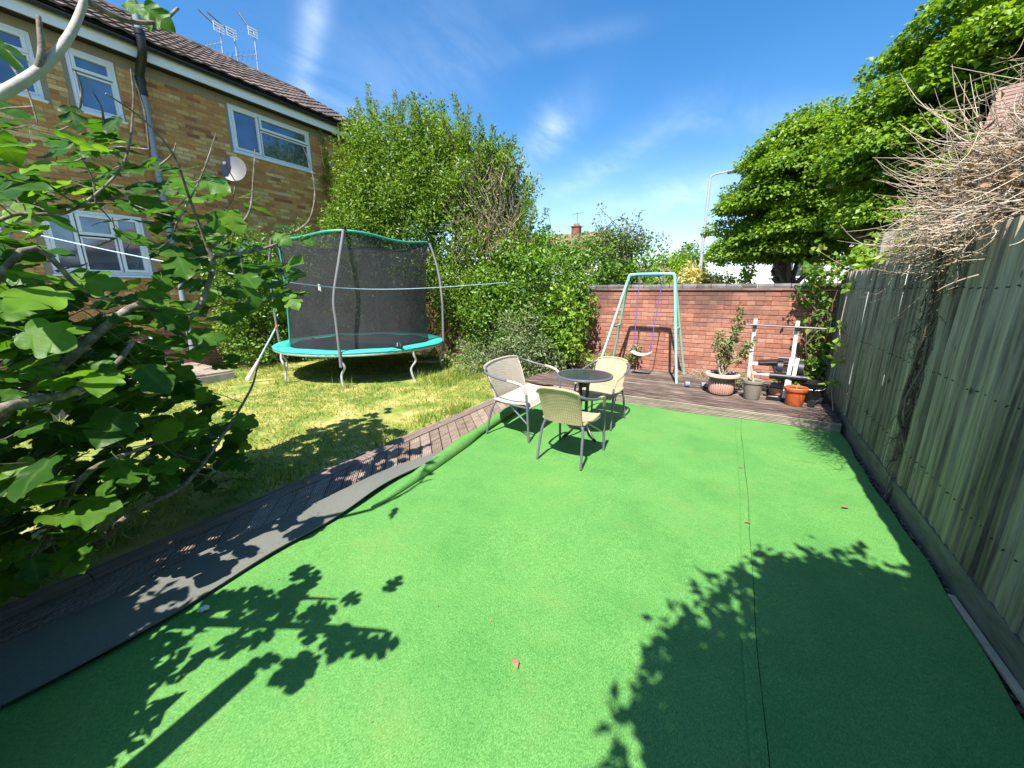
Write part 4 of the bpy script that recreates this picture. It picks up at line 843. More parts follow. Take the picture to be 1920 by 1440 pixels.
# ================================================================== SWING
SY, SZ = 7.0, 1.87; sw = thing('swing', (-1.45, SY, DZ), 'mint green metal garden swing frame with white seat before the brick wall', 'swing')
tl_, tr_ = V(-1.745, SY, SZ), V(-1.075, SY, SZ); fr = 0.022
feet = {'lf': V(-2.13, 6.52, DZ+.002), 'lb': V(-2.12, 7.46, DZ+.002), 'rf': V(-0.80, 6.62, DZ+.002), 'rb': V(-0.80, 7.50, DZ+.002)}
for dy, a, c_ in ((-0.022, 'lf', 'rf'), (0.022, 'lb', 'rb')):
    for ft, tp, s in ((feet[a], tl_, -1), (feet[c_], tr_, 1)):
        top = tp + V(s*0.045, dy, -.085); m = MB(); m.tube([ft, top], fr, 10); m.build('leg', 'mint_paint', sw, smooth=True)
m = MB(); m.tube(smooth_path([tl_+V(-.045, -.0, -.10), tl_+V(-.03, 0, -.03), tl_+V(.04, 0, 0.0), tr_+V(-.04, 0, 0), tr_+V(.03, 0, -.03), tr_+V(.045, 0, -.10)], 5), 0.026, 10); m.build('top_bar', 'mint_paint', sw, smooth=True)
m = MB(); m.tube([tl_+V(.08, 0, 0), tr_+V(-.14, 0, 0)], 0.0275, 10); m.build('bar_sleeve', 'blue_paint', sw, smooth=True)
for a, c_, tp, s in (('lf', 'lb', tl_, -1), ('rf', 'rb', tr_, 1)):
    k = 0.52; m = MB(); m.tube([feet[a]+(tp+V(s*.045, 0, -.085)-feet[a])*k, feet[c_]+(tp+V(s*.045, 0, -.085)-feet[c_])*k], 0.012, 6); m.build('side_tie', 'galvanised', sw)
sl_, sr_ = V(-1.605, SY-0.02, 0.56), V(-1.33, SY-0.02, 0.55)
for top, end in ((V(-1.60, SY, SZ-.03), sl_), (V(-1.225, SY, SZ-.03), sr_)):
    m = MB(); m.tube([top, top-V(0, 0, .09)], [0.018, 0.010], 6); m.build('hook', 'steel', sw)
    m = MB(); m.tube([top-V(0, 0, .08), end], 0.0075, 6); m.build('rope', 'purple_rope', sw)
def sseat(u, v): return Vector((-1.635+0.335*u, SY-0.09+0.15*v, 0.50+0.055*(2*u-1)**2 + (0.012 if v in (0, 1) else 0)))
m = MB(); m.grid(sseat, 12, 4); m.add([Vector(q)-Vector((0, 0, .022)) for q in m.v], [tuple(reversed(f)) for f in m.f]); m.tube([sseat(i/12, 0)-V(0, 0, .012) for i in range(13)], 0.015, 6); m.build('seat', 'white_plastic', sw, smooth=True)

# ================================================================== WEIGHT BENCH AND POTS
wb = thing('weight_bench', (0.5, 6.85, DZ), 'white and black weight bench with barbell against the brick wall', 'weight bench')
U0, U1 = atY(1417, 598, 6.9), atY(1496, 602, 6.9); lf0, lf1 = atY(1404, 706, 6.95), atY(1482, 706, 6.95)
lf0.z = DZ+.005; lf1.z = DZ+.005
for p, q_ in ((lf0, U0), (lf1, U1)): m = MB(); m.beam(p, q_, 0.05, 0.05, up=(0, 1, 0)); m.build('upright', 'white_paint', wb, bevel=.004)
for k in (0.22, 0.36): a = lf0+(U0-lf0)*k; c_ = lf1+(U1-lf1)*k; m = MB(); m.beam(a, c_, 0.04, 0.045, up=(0, 1, 0)); m.build('crossbar', 'white_paint', wb, bevel=.003)
ba, bc = lf0+(U0-lf0)*0.92, lf1+(U1-lf1)*0.92; dv = (bc-ba).normalized(); m = MB(); m.tube([ba-dv*0.22-V(0, .05, 0), bc+dv*0.33-V(0, .05, 0)], 0.0125, 8); m.build('barbell', 'bar_grey', wb, smooth=True)
for p in (ba, bc): m = MB(); m.box(p-V(0, .045, .02), (0.05, 0.03, 0.06)); m.build('bar_cradle', 'black_plastic', wb, bevel=.004)
SX = (lf0.x+lf1.x)/2 + 0.16
m = MB(); m.box((SX-0.02, 6.66, 0.50), (0.26, 0.62, 0.055)); m.build('seat_pad', 'black_vinyl', wb, bevel=.018); m = MB(); m.box((SX-0.12, 6.95, 0.56), (0.42, 0.26, 0.05), Matrix.Rotation(R(-8), 3, 'Y')); m.build('back_pad', 'black_vinyl', wb, bevel=.018)
m = MB(); m.beam((SX, 6.28, DZ+.01), (SX+0.02, 6.36, 0.72), 0.045, 0.045, up=(1, 0, 0)); m.beam((SX+.07, 6.32, 0.46), (SX+.085, 6.36, 0.72), 0.045, 0.045, up=(1, 0, 0)); m.build('front_post', 'white_paint', wb, bevel=.003)
m = MB(); m.beam((SX, 6.36, 0.45), (SX, 7.0, 0.40), 0.045, 0.045); m.build('spine', 'white_paint', wb, bevel=.003)
m = MB(); m.tube([(SX-0.20, 6.33, 0.455), (SX+0.22, 6.33, 0.455)], 0.045, 12); m.build('foam_roller', 'black_vinyl', wb, smooth=True); m = MB(); m.tube([(SX-0.14, 6.36, 0.71), (SX+0.04, 6.36, 0.71)], 0.014, 8); m.build('roller_bar', 'bar_grey', wb)
m = MB(); m.tube([(SX+0.11, 6.44, 0.56), (SX+0.17, 6.44, 0.56)], 0.11, 20); m.tube([(SX-0.12, 6.44, 0.56), (SX-0.06, 6.44, 0.56)], 0.10, 20); m.build('weight_plates', 'iron', wb, smooth=True)
m = MB(); m.beam((SX-0.2, 6.27, DZ+.025), (SX+0.2, 6.27, DZ+.025), 0.045, 0.045); m.build('front_foot', 'black_plastic', wb, bevel=.003)
m = MB(); m.beam((lf0.x-0.02, 6.95, DZ+.03), (lf1.x+.12, 6.95, DZ+.03), 0.05, 0.05); m.build('rear_foot', 'black_plastic', wb, bevel=.003)

def pot(name, loc, prof, inner, mat, label, group=None, n=32, soil_z=None, ribs=None):
    t = thing(name, loc, label, 'plant pot', group); L = Vector(loc); m = MB(); m.lathe(prof, L, n); m.build('body', mat, t, smooth=True)
    if soil_z: m = MB(); m.disc(L+V(0, 0, soil_z), inner, 20); m.build('soil', 'soil', t)
    return t
p1 = atZ(1349, 742, DZ); p1 = V(p1.x, p1.y+0.13, DZ+.003)
planter = thing('planter', p1, 'large pink ribbed planter with wide rim at the deck edge', 'plant pot')
m = MB(); m.lathe([(r*.84, z*.9) for r, z in ((0.0, 0.0), (0.155, 0.0), (0.168, 0.02), (0.195, 0.22), (0.205, 0.28), (0.232, 0.30))], p1, 40); m.build('body', 'dark_taupe', planter, smooth=True)
for i in range(30):
    a = 2*math.pi*i/30; m0 = [p1+V(r*.84*math.cos(a), r*.84*math.sin(a), z*.9) for r, z in ((0.166, 0.02), (0.176, 0.06), (0.191, 0.17), (0.192, 0.205), (0.187, 0.222))]
    m = MB(); m.tube(m0, [0.010, 0.016, 0.018, 0.013, 0.005], 6); m.build('rib', 'pink_terracotta', planter, smooth=True)
m = MB(); m.lathe([(r*.84, z*.9) for r, z in ((0.228, 0.285), (0.262, 0.29), (0.275, 0.305), (0.272, 0.335), (0.255, 0.35), (0.232, 0.352), (0.225, 0.33), (0.222, 0.30))], p1, 48); m.build('rim', 'terracotta_rim', planter, smooth=True); m = MB(); m.disc(p1+V(0, 0, .286), .192, 28); m.build('soil', 'soil', planter)
p2 = atZ(1408, 750, DZ); p2 = V(p2.x, p2.y+.09, DZ+.003); tp_ = pot('plant_pot', p2, [(0, 0), (.092, 0), (.096, .01), (.120, .225), (.131, .228), (.133, .262), (.126, .268), (.120, .262), (.116, .23)], .118, 'taupe_plastic', 'taupe grey plastic pot holding a cut stem, between the pink and orange pots', soil_z=.24)
m = MB(); m.tube([p2+V(0, 0, .23), p2+V(-.02, 0, .32), p2+V(-.055, .01, .46)], [.016, .014, .012], 8); m.build('cut_stem', 'pale_wood', tp_, smooth=True)
p3 = atZ(1489, 762, DZ); p3 = V(p3.x, p3.y+.09, DZ+.003); op = pot('plant_pot', p3, [(0, 0), (.094, 0), (.098, .008), (.117, .185), (.129, .188), (.134, .198), (.134, .232), (.127, .24), (.121, .235), (.117, .19)], .118, 'orange_plastic', 'bright orange plastic pot at the right end of the deck edge', soil_z=.215)
m = MB(); m.tube([p3+V(0, 0, .21), p3+V(.01, 0, .29)], [.006, .003], 5); m.build('dead_stem', 'pale_wood', op)
p4 = V(p3.x-0.14, p3.y+0.42, DZ+.003); bp_ = pot('terracotta_bowl', p4, [(0, 0), (.10, 0), (.12, .03), (.128, .06), (.124, .07), (.135, .10), (.14, .13), (.12, .13), (.10, .11)], .12, 'terracotta', 'low terracotta pot with a grey dish on top, behind the orange pot', soil_z=.118)
m = MB(); m.lathe([(0, .128), (.10, .128), (.135, .145), (.128, .148), (.095, .136), (0, .136)], p4, 24); m.build('dish', 'slate_grey', bp_, smooth=True)
m = MB(); p5 = V(0.93, 6.42, DZ+.003); bk_ = thing('black_bucket', p5, 'black plastic bucket in the deck corner by the fence', 'bucket'); m.lathe([(0, 0), (.11, 0), (.15, .26), (.158, .262), (.158, .28), (.145, .28), (.105, .02)], p5, 24); m.build('body', 'black_plastic', bk_, smooth=True); m = MB(); m.tube(smooth_path([p5+V(-.15, 0, .26), p5+V(-.09, -.12, .2), p5+V(.09, -.12, .2), p5+V(.15, 0, .26)], 5), .004, 5); m.build('handle', 'steel', bk_)
def dumbbell(p, a, label):
    t = thing('dumbbell', p, label, 'dumbbell', 'weights on the deck'); u_ = V(math.cos(a), math.sin(a), 0); c_ = Vector(p)+V(0, 0, .045); m = MB(); m.tube([c_-u_*.09, c_+u_*.09], .014, 8); m.build('handle', 'bar_grey', t, smooth=True)
    for s in (-1, 1): m = MB(); m.tube([c_+u_*s*.085, c_+u_*s*.15], .043, 10); m.build('weight', 'slate_grey' if 'pink' in label else 'iron', t)
dumbbell(V(p1.x-.36, p1.y+.22, DZ+.004), 0.3, 'grey dumbbell lying left of the pink planter'); dumbbell(V(p3.x+.24, p3.y+.10, DZ+.004), 1.1, 'dark dumbbell lying beside the orange pot near the fence')
def plate(p, r, label): m = MB(); m.lathe([(0, .03), (r*.3, .035), (r*.85, .03), (r, .04), (r, .0), (0, 0)], p, 24); m.build('weight_plate', 'iron', smooth=True, label=label, category='weight plate', group='weights on the deck')
plate(V(p2.x+.25, 6.9, DZ+.004), .14, 'round iron weight plate flat on the deck under the weight bench'); plate(V(0.86, 6.75, DZ+.004), .12, 'round iron weight plate on the deck near the bucket')
m = MB(); m.box(V(p2.x+.27, p2.y+.16, DZ+.016), (.12, .07, .022), Matrix.Rotation(.2, 3, 'Z')); m.build('white_block', 'white_plastic', bevel=.006, label='small white block on the deck between taupe and orange pots', category='block')
m = MB(); m.slab(-0.85, -0.845, 7.52, 7.55, DZ, DZ+.02)
# washing line with pegs
wl = thing('washing_line', (-8.9, 0.2, 2.2), 'thin pale blue washing line stretched across the garden before the trampoline', 'washing line')
A, B_, C_, D_ = atX(-40, 415, -7.6), atX(485, 521, -4.9), atY(660, 541, 4.0), atY(965, 528, 7.0)
ln = smooth_path([A, atX(240, 477, -6.2), B_, C_, atY(800, 540, 5.2), D_, D_+V(0.4, 0.6, .08)], 8); m = MB(); m.tube(ln, 0.0065, 5); m.build('cord', 'cord_blue', wl, smooth=True)
def peg(p, label): m = MB(); m.box(p+V(0, 0, -.035), (.018, .022, .085)); m.box(p+V(.007, .012, -.06), (.012, .012, .06)); m.build('clothes_peg', 'white_plastic', origin=p, bevel=.003, label=label, category='peg')
peg((B_*.42+C_*.58)+V(0, 0, 0), 'white clothes peg on the washing line in front of the net')

# ================================================================== PLANTS
def stems(name, parent, polys, mat, n=6):
    m = MB()
    for pts, r0, r1 in polys: k = len(pts); m.tube(pts, [r0+(r1-r0)*i/(k-1) for i in range(k)], n)
    return m.build(name, mat, parent, smooth=True)
def wiggle(a, b_, n=5, amt=0.06):
    a, b_ = Vector(a), Vector(b_); L = (b_-a).length
    return smooth_path([a] + [a+(b_-a)*(i/n)+Vector((random.gauss(0, amt*L), random.gauss(0, amt*L), random.gauss(0, amt*L*.6))) for i in range(1, n)] + [b_], 2)

# ---- big privet behind the trampoline
bush = thing('privet_bush', (-7.3, 7.9, -0.05), 'huge overgrown privet bush with upright shoots behind the trampoline', 'bush')
C, Rr = [], []
LOBES = [((-8.3, 7.7, 2.6), (1.5, 1.2, 2.4)), ((-8.2, 7.6, 4.2), (1.25, 1.0, 1.5)), ((-7.0, 8.0, 2.9), (1.6, 1.3, 2.6)), ((-6.9, 7.9, 4.4), (1.2, 1.0, 1.25)), ((-5.7, 8.1, 2.5), (1.45, 1.2, 2.3)), ((-5.5, 8.0, 3.8), (1.05, .9, 1.25)), ((-4.9, 7.8, 1.7), (1.1, 1.0, 1.6)), ((-9.0, 7.4, 3.2), (.8, .8, 1.5))]
for c_, r_ in LOBES:
    k = int(26*r_[0]*r_[2])
    d = unit(rng.normal(size=(k, 3))); d[:, 1] -= 0.35; d = unit(d); q = arr(c_) + d*arr(r_)*(0.72+0.33*rng.random((k, 1))); q = q[q[:, 2] > 0.15]
    C += list(q); Rr += [(.34+.14*random.random(), .34, .38) for _ in range(len(q))]
v1 = clump_leaves(C, Rr, 150, 0.075, up=0.42, shell=0.25, droop=-0.1, aspect=0.5)
core = clump_leaves([l[0] for l in LOBES], [(r[0]*.9, r[1]*.9, r[2]*.9) for _, r in LOBES], 2600, 0.10, up=.3, shell=.2)
# upright shoots: leaves spiralling up thin stems
S, T_ = [], []
TOPS = [(655, 205), (690, 158), (705, 190), (740, 172), (765, 180), (775, 172), (800, 205), (828, 188), (850, 175), (858, 190), (880, 200), (900, 215), (925, 235), (950, 262), (965, 255), (640, 225), (670, 185), (725, 200), (812, 210), (870, 215), (905, 240), (940, 275), (975, 310), (990, 345), (1000, 370), (985, 330), (960, 300), (620, 240), (600, 245), (780, 190), (690, 185), (750, 195)]
for px, py in TOPS:
    Y = 7.5 + random.uniform(-.3, .6) - max(0, (650-px))*.006; e = atY(px, py, Y); s = e + V(random.uniform(-.25, .25)+(-.35 if px > 900 else 0), random.uniform(0, .3), -random.uniform(1.2, 1.7)); S.append(s); T_.append(e)
    for _ in range(2): k = random.uniform(.15, .45); S.append(s+V(random.uniform(-.2, .2), random.uniform(-.2, .2), 0)); T_.append(e+V(random.uniform(-.35, .35), random.uniform(-.3, .3), -random.uniform(.25, .8)))
S, T_ = arr(S), arr(T_); tw = twig_tris(S, T_, .012, .004, sag=np.zeros_like(S)); per = 220; n = len(S)*per; t = np.repeat(np.tile(rng.random(per), 1)[None], len(S), 0).ravel()**0.8
P = np.repeat(S, per, 0)*(1-t[:, None]) + np.repeat(T_, per, 0)*t[:, None]; ax = np.repeat(unit(T_-S), per, 0); rad = unit(np.cross(ax, rng.normal(size=(n, 3)))); P = P + rad*(rng.random((n, 1))*0.15*(1.2-t[:, None]))
v2 = leaf_tris(P, rad*.8+ax*.7, rad*-.3+ax*.8+rng.normal(size=(n, 3))*.3, .045+.045*rng.random(n), .020+.02*rng.random(n))
vv, tt = join([v1, core, v2]); trimesh('foliage', vv, tt, 'privet_leaf', bush)
st_ = [(wiggle((-7.3+random.uniform(-1.3, 1.6), 7.9+random.uniform(-.4, .4), -.05), (-7.2+random.uniform(-2.0, 2.2), 7.8+random.uniform(-.7, .5), 3.2+random.uniform(-.6, 1.0))), .05, .012) for _ in range(16)]; stems('stems', bush, st_, 'bark')
vv, tt = twig_tris(S, T_, .012, .004); trimesh('shoots', vv, tt, 'grey_twig', bush, kind='stuff')
# dead patch: bare brown twigs and dry leaves on its right flank
dp = arr(V(-5.0, 7.35, 3.0)); n = 420; s = dp + np.clip(rng.normal(size=(n, 3)), -1.3, 1.3)*[.5, .25, .6]; e = s + np.stack([rng.normal(size=n)*.18+.06, rng.normal(size=n)*.15-.12, .25+.3*rng.random(n)], 1); vv, tt = twig_tris(s, e, .006, .002); trimesh('dead_twigs', vv, tt, 'dead_twig', bush, kind='stuff', label='brown dead twigs on the right side of the bush')
vv, tt = clump_leaves(dp + np.clip(rng.normal(size=(46, 3)), -1.3, 1.3)*[.5, .22, .6], [(.2, .2, .28)]*46, 26, .05, up=.2); trimesh('dead_leaves', vv, tt, 'dry_leaf', bush)

def leafy(name, label, cat, base, lobes, leaf, mat, per=130, dens=26, clump=.26, group=None, up=.45, stem=True, front=0.35, aspect=.6, foliage='foliage'):
    t = thing(name, base, label, cat, group); C, Rr = [], []
    for c_, r_ in lobes:
        k = max(4, int(dens*(r_[0]*r_[2]+r_[1]*r_[2])*.6)); d = unit(rng.normal(size=(k, 3))); d[:, 1] -= front; d = unit(d); q = arr(c_)+d*arr(r_)*(.65+.4*rng.random((k, 1))); q = q[q[:, 2] > .05]; C += list(q); Rr += [(clump*(.8+.5*random.random()),)*3 for _ in range(len(q))]
    parts = [clump_leaves(C, Rr, per, leaf, up=up, shell=.25, aspect=aspect)]
    vv, tt = join(parts); trimesh(foliage, vv, tt, mat, t)
    if stem:
        bs = Vector(base); polys = []
        for c_, r_ in lobes:
            for _ in range(3): polys.append((wiggle(bs+V(random.uniform(-.15, .15), random.uniform(-.1, .1), 0), Vector(c_)+V(random.gauss(0, r_[0]*.4), random.gauss(0, r_[1]*.4), r_[2]*random.uniform(-.3, .5))), .022, .006))
        stems('stems', t, polys, 'bark')
    return t
leafy('hedge', 'clipped green hedge between the house wall and the trampoline', 'hedge', (-9.25, 4.9, -.03), [((-9.3, 4.35, 1.5), (.55, .55, 1.3)), ((-9.3, 5.1, 1.6), (.6, .6, 1.35)), ((-9.2, 5.9, 1.7), (.6, .7, 1.45)), ((-9.0, 6.7, 1.7), (.6, .7, 1.5)), ((-9.25, 4.6, .6), (.6, .7, .7)), ((-9.1, 5.7, .6), (.6, .8, .7))], .065, 'hedge_leaf', per=120, dens=34)
leafy('hedge', 'dense mixed hedge right of the trampoline, left of the brick wall', 'hedge', (-3.6, 7.2, -.03), [((-3.3, 7.15, 1.55), (.75, .5, 1.15)), ((-4.0, 7.35, 1.6), (.7, .55, 1.25)), ((-2.95, 7.0, 1.0), (.42, .4, .95)), ((-4.5, 7.3, 1.2), (.6, .6, 1.2)), ((-3.6, 7.0, .8), (.8, .4, .7)), ((-5.0, 7.2, .8), (.5, .4, .8))], .07, 'hedge_leaf', per=125, dens=34)
leafy('shrub', 'low grey-green shrub spilling forward at the corner of the raised deck', 'shrub', (-3.6, 6.4, -.03), [((-3.5, 6.3, .45), (.6, .4, .42)), ((-4.0, 6.5, .6), (.55, .4, .5)), ((-3.1, 6.35, .4), (.4, .35, .4)), ((-3.6, 6.6, .95), (.45, .3, .42)), ((-4.5, 6.6, .4), (.4, .35, .35))], .07, 'grey_leaf', per=95, dens=40, clump=.2, aspect=.35)
leafy('shrub', 'bright green leafy shrub against the left end of the brick wall', 'shrub', (-2.8, 7.0, -.03), [((-2.75, 6.85, .7), (.30, .28, .5)), ((-2.85, 6.75, 1.25), (.28, .28, .45)), ((-2.7, 7.0, .35), (.28, .28, .3))], .085, 'lime_leaf', per=60, dens=44, clump=.2)
leafy('shrub', 'low flowering plant with grey leaves at the back edge of the lawn', 'shrub', (-4.4, 5.9, -.03), [((-4.35, 5.95, .2), (.4, .3, .25)), ((-4.8, 6.2, .25), (.35, .3, .3))], .06, 'grey_leaf', per=80, dens=60, clump=.16, aspect=.35, stem=False)
# small loose tree and shrubs beyond the wall on the left
smt = leafy('small_tree', 'small loose-crowned tree with drooping twigs beyond the left end of the wall', 'tree', (-3.0, 9.9, -.03), [((-3.1, 9.8, 2.3), (.8, .7, .7)), ((-2.4, 9.9, 2.2), (.6, .6, .55)), ((-3.9, 9.6, 2.1), (.8, .6, .65)), ((-3.0, 9.9, 2.55), (.5, .5, .4)), ((-2.7, 9.9, 1.7), (.9, .5, .5)), ((-4.4, 9.5, 2.3), (.9, .6, .8)), ((-3.6, 9.6, 1.8), (.9, .5, .6)), ((-5.2, 9.5, 2.4), (.8, .6, .8))], .08, 'hedge_leaf', per=80, dens=44, clump=.26)
s = arr([(-3.0, 9.9, 2.6)]*60) + rng.normal(size=(60, 3))*[.35, .2, .2]; e = s + np.stack([rng.normal(size=60)*.35+.1, rng.normal(size=60)*.3, -.05+.62*rng.random(60)], 1); e2 = e + np.stack([rng.normal(size=60)*.3+.12, rng.normal(size=60)*.2, -.15-.1*rng.random(60)], 1)
vv, tt = join([twig_tris(s, e, .012, .006), twig_tris(e, e2, .006, .003)]); trimesh('twigs', vv, tt, 'grey_twig', smt, kind='stuff')
vv, tt = clump_leaves(np.concatenate([e, e2, (s+e)/2]), [(.14, .14, .12)]*180, 14, .06, up=.4, shell=.1); trimesh('drooping_leaves', vv, tt, 'grey_leaf', smt)

# ---- two sycamores over the road
def sycamore(base, crown, label, nclump, per, leaf=.17, trunk_r=.24, lean=(0, 0), limbs=10):
    """crown: ellipsoids that the leaf layers fill; layers are flat plates of leaves with dark gaps between"""
    t = thing('sycamore_tree', base, label, 'tree', 'sycamores across the road'); C, Rr, LB = [], [], []
    vol = [r[0]*r[1]*r[2] for _, r in crown]; tot = sum(vol); parts = []
    for (c_, r_), v_ in zip(crown, vol):
        k = max(5, int(nclump*(v_/tot)**.8)); d = unit(rng.normal(size=(k, 3))+np.array([0, -.25, .15])); q = arr(c_)+d*arr(r_)*(.60+.45*rng.random((k, 1))**.8); C += list(q)
    C = arr(C)
    for c_ in C:                                        # each bough is a drooping umbrella of leaves, bare underneath
        rb = (.50+.45*random.random())*np.array([1.15, 1.15, .55]); n = int(per*(.6+.8*random.random())); d = unit(rng.normal(size=(n, 3))); d[:, 2] = np.abs(d[:, 2])*1.0 - .22; d = unit(d)
        lump = 1 + .22*np.sin(d[:, :1]*5+c_[0]*7)*np.sin(d[:, 1:2]*5+c_[1]*9); P = c_ + d*rb*lump*(.62+.42*rng.random((n, 1))**.6) - np.array([0, 0, .16])*np.hypot(d[:, 0], d[:, 1])[:, None]**2
        Nn = unit(d*.35+np.array([0, -.1, .75])+rng.normal(size=(n, 3))*.33); D = unit(d*[1, 1, .2]+rng.normal(size=(n, 3))*.6-np.array([0, 0, .45])); L = leaf*(.6+.75*rng.random(n)); parts.append(leaf_tris(P, D, Nn, L, L*.8*(.8+.4*rng.random(n))))
    trimesh('crown', *join(parts), 'sycamore_leaf', t)
    bs = Vector(base); fork = bs + V(lean[0], lean[1], crown[0][0][2]*.30); polys = [(smooth_path([bs-V(0, 0, .2), bs+(fork-bs)*.5+V(.05, 0, 0), fork], 4), trunk_r, trunk_r*.75)]
    idx = rng.choice(len(C), size=min(len(C), limbs*6), replace=False)
    mains = []
    for k in range(limbs):
        c_, r_ = crown[k % len(crown)]; e = Vector(arr(c_)+rng.normal(size=3)*arr(r_)*.35); p = wiggle(fork, e, 4, .06); mains.append(p); polys.append((p, trunk_r*.5, trunk_r*.16))
    for k in idx:
        m_ = min(mains, key=lambda p: (p[len(p)//2]-Vector(C[k])).length); a = m_[random.randrange(len(m_)//3, len(m_))]; polys.append((wiggle(a, Vector(C[k]), 3, .07), trunk_r*.13, .012))
    stems('trunk', t, polys, 'bark', 7)
    return t
sycamore((1.7, 19.6, -.05), [((1.25, 19.5, 5.6), (1.95, 2.0, 2.4)), ((-0.3, 19.3, 4.3), (1.3, 1.4, 1.1)), ((0.4, 19.2, 3.6), (1.7, 1.5, .75)), ((2.3, 19.6, 5.4), (1.6, 1.6, 2.2)), ((2.3, 19.2, 3.6), (1.5, 1.5, 1.0)), ((1.2, 19.4, 6.8), (1.2, 1.1, 1.0))], 'rounded sycamore behind the street lamp, in front of the white house', 88, 900, .125, .2, (-.3, -.2))
sycamore((4.72, 14.6, -.05), [((3.92, 14.4, 6.2), (1.9, 1.9, 2.0)), ((2.52, 14.2, 4.4), (1.0, 1.2, 1.2)), ((5.52, 14.6, 7.2), (2.4, 2.2, 2.0)), ((3.32, 14.2, 5.4), (1.2, 1.3, 1.4)), ((3.02, 14.2, 3.2), (1.3, 1.2, .9)), ((5.32, 14.4, 4.4), (2.2, 1.8, 1.5)), ((4.22, 14.3, 3.4), (1.5, 1.3, 1.0)), ((6.6, 14.9, 5.6), (1.6, 1.6, 2.2))], 'tallest sycamore rising over the fence at the top right corner', 112, 900, .115, .26, (-.2, -.1))
# far greenery
leafy('far_tree', 'distant round tree on the skyline left of the street lamp', 'tree', (-5.6, 46, 0), [((-5.7, 46, 4.0), (1.6, 1.5, 2.2)), ((-6.5, 46, 3.2), (1.2, 1.2, 1.4))], .28, 'privet_leaf', per=90, dens=9, clump=.6)
leafy('shrub', 'lime green shrub over the far hedge left of the street lamp', 'shrub', (-3.9, 24, 0), [((-4.0, 24, 2.7), (1.0, .8, .8)), ((-3.3, 24, 2.3), (.8, .7, .7))], .17, 'lime_leaf', per=80, dens=16, clump=.4)
leafy('shrub', 'pale yellow variegated shrub at the foot of the street lamp', 'shrub', (-1.8, 19.6, 0), [((-2.2, 19.6, 2.1), (.75, .6, .55)), ((-1.5, 19.5, 1.8), (.6, .5, .5))], .15, 'yellow_leaf', per=80, dens=26, clump=.3)
leafy('shrub', 'small round green shrub under the left side of the sycamore', 'shrub', (-.2, 18.9, 0), [((-.35, 18.9, 1.9), (.55, .45, .55))], .13, 'lime_leaf', per=90, dens=40, clump=.26)
leafy('hedge', 'long clipped hedge across the road beyond the brick wall', 'hedge', (-4, 19.5, 0), [((-6.2+i*.62, 19.5, 1.1), (.5, .45, 1.05)) for i in range(9)], .13, 'lime_leaf', per=90, dens=16, clump=.3, stem=False)
leafy('far_tree', 'distant tree behind the white bungalow on the left skyline', 'tree', (-12.5, 44, 0), [((-12.5, 44, 3.0), (2.0, 1.5, 1.9)), ((-9.8, 44, 2.6), (1.8, 1.4, 1.4))], .26, 'hedge_leaf', per=80, dens=8, clump=.6)

# ================================================================== BEYOND THE GARDEN
def far_house(name, x0, x1, y0, y1, ze, zr, wall_m, roof_m, label, hip=0.0, wins=(), chim=None):
    t = thing(name, ((x0+x1)/2, y0, 0), label, 'house'); m = MB(); m.slab(x0, x1, y0, y1, -.1, ze); m.build('wall', wall_m, t)
    m = MB(); e = .35; ym = (y0+y1)/2; a, c_ = x0-e, x1+e
    vs = [(a, y0-e, ze-.1), (c_, y0-e, ze-.1), (c_, y1+e, ze-.1), (a, y1+e, ze-.1), (a+hip+.0, ym, zr), (c_-hip, ym, zr), (a, y0-e, ze-.22), (c_, y0-e, ze-.22), (c_, y1+e, ze-.22), (a, y1+e, ze-.22)]
    m.add(vs, [(0, 1, 5, 4), (2, 3, 4, 5), (3, 0, 4), (1, 2, 5), (6, 7, 1, 0), (7, 8, 2, 1), (8, 9, 3, 2), (9, 6, 0, 3), (9, 8, 7, 6)]); rf = m.build('roof', roof_m, t)
    nr = 14; m = MB()
    for i in range(nr):
        k = (i+.5)/nr; z = ze-.1+(zr-ze+.1)*k; y = y0-e+(ym-y0+e)*k; m.slab(a+hip*k, c_-hip*k, y-.02, y+.05, z-.02, z+.045)
    m.build('tile_courses', roof_m, rf, kind='stuff')
    if chim:
        m = MB(); x, y = chim; m.slab(x-.35, x+.35, y-.3, y+.3, zr-1.2, zr+.35); m.slab(x-.42, x+.42, y-.37, y+.37, zr+.352, zr+.45); ch = m.build('chimney', RED_M[2], t, bevel=.02)
        m = MB(); m.tube([(x-.15, y, zr+.45), (x-.15, y, zr+.65)], .12, 10); m.tube([(x+.15, y, zr+.45), (x+.15, y, zr+.65)], .12, 10); m.build('chimney_pots', 'terracotta', ch); m = MB(); m.tube([(x, y+.1, zr+.45), (x, y+.1, zr+1.6)], .025, 5); m.tube([(x-.5, y+.1, zr+1.45), (x+.5, y+.1, zr+1.5)], .02, 5); m.build('aerial', 'frame_grey', ch)
    for (wa, wb_, za, zb, n) in wins:
        m = MB(); f = .09; m.slab(wa, wb_, y0-.05, y0-.002, za, za+f); m.slab(wa, wb_, y0-.05, y0-.002, zb-f, zb)
        for i in range(n+1): xx = wa+(wb_-wa-f)*i/n; m.slab(xx, xx+f, y0-.05, y0-.002, za+f, zb-f)
        wn = m.build('window', 'upvc', t)
        for i in range(n): xx = wa+(wb_-wa-f)*i/n; m = MB(); m.slab(xx+f-.002, xx+(wb_-wa-f)/n+.002, y0-.025, y0-.012, za+f-.002, zb-f+.002); m.build('pane', 'window_glass', wn)
    return t
far_house('white_house', -0.1, 8.5, 27, 34, 5.0, 8.4, 'render_white', 'far_roof', 'white rendered house seen through the sycamore across the road', wins=[(1.0, 3.2, 2.3, 3.5, 4), (4.4, 6.4, 2.3, 3.5, 3), (0.9, 2.9, 4.0, 4.8, 3)])
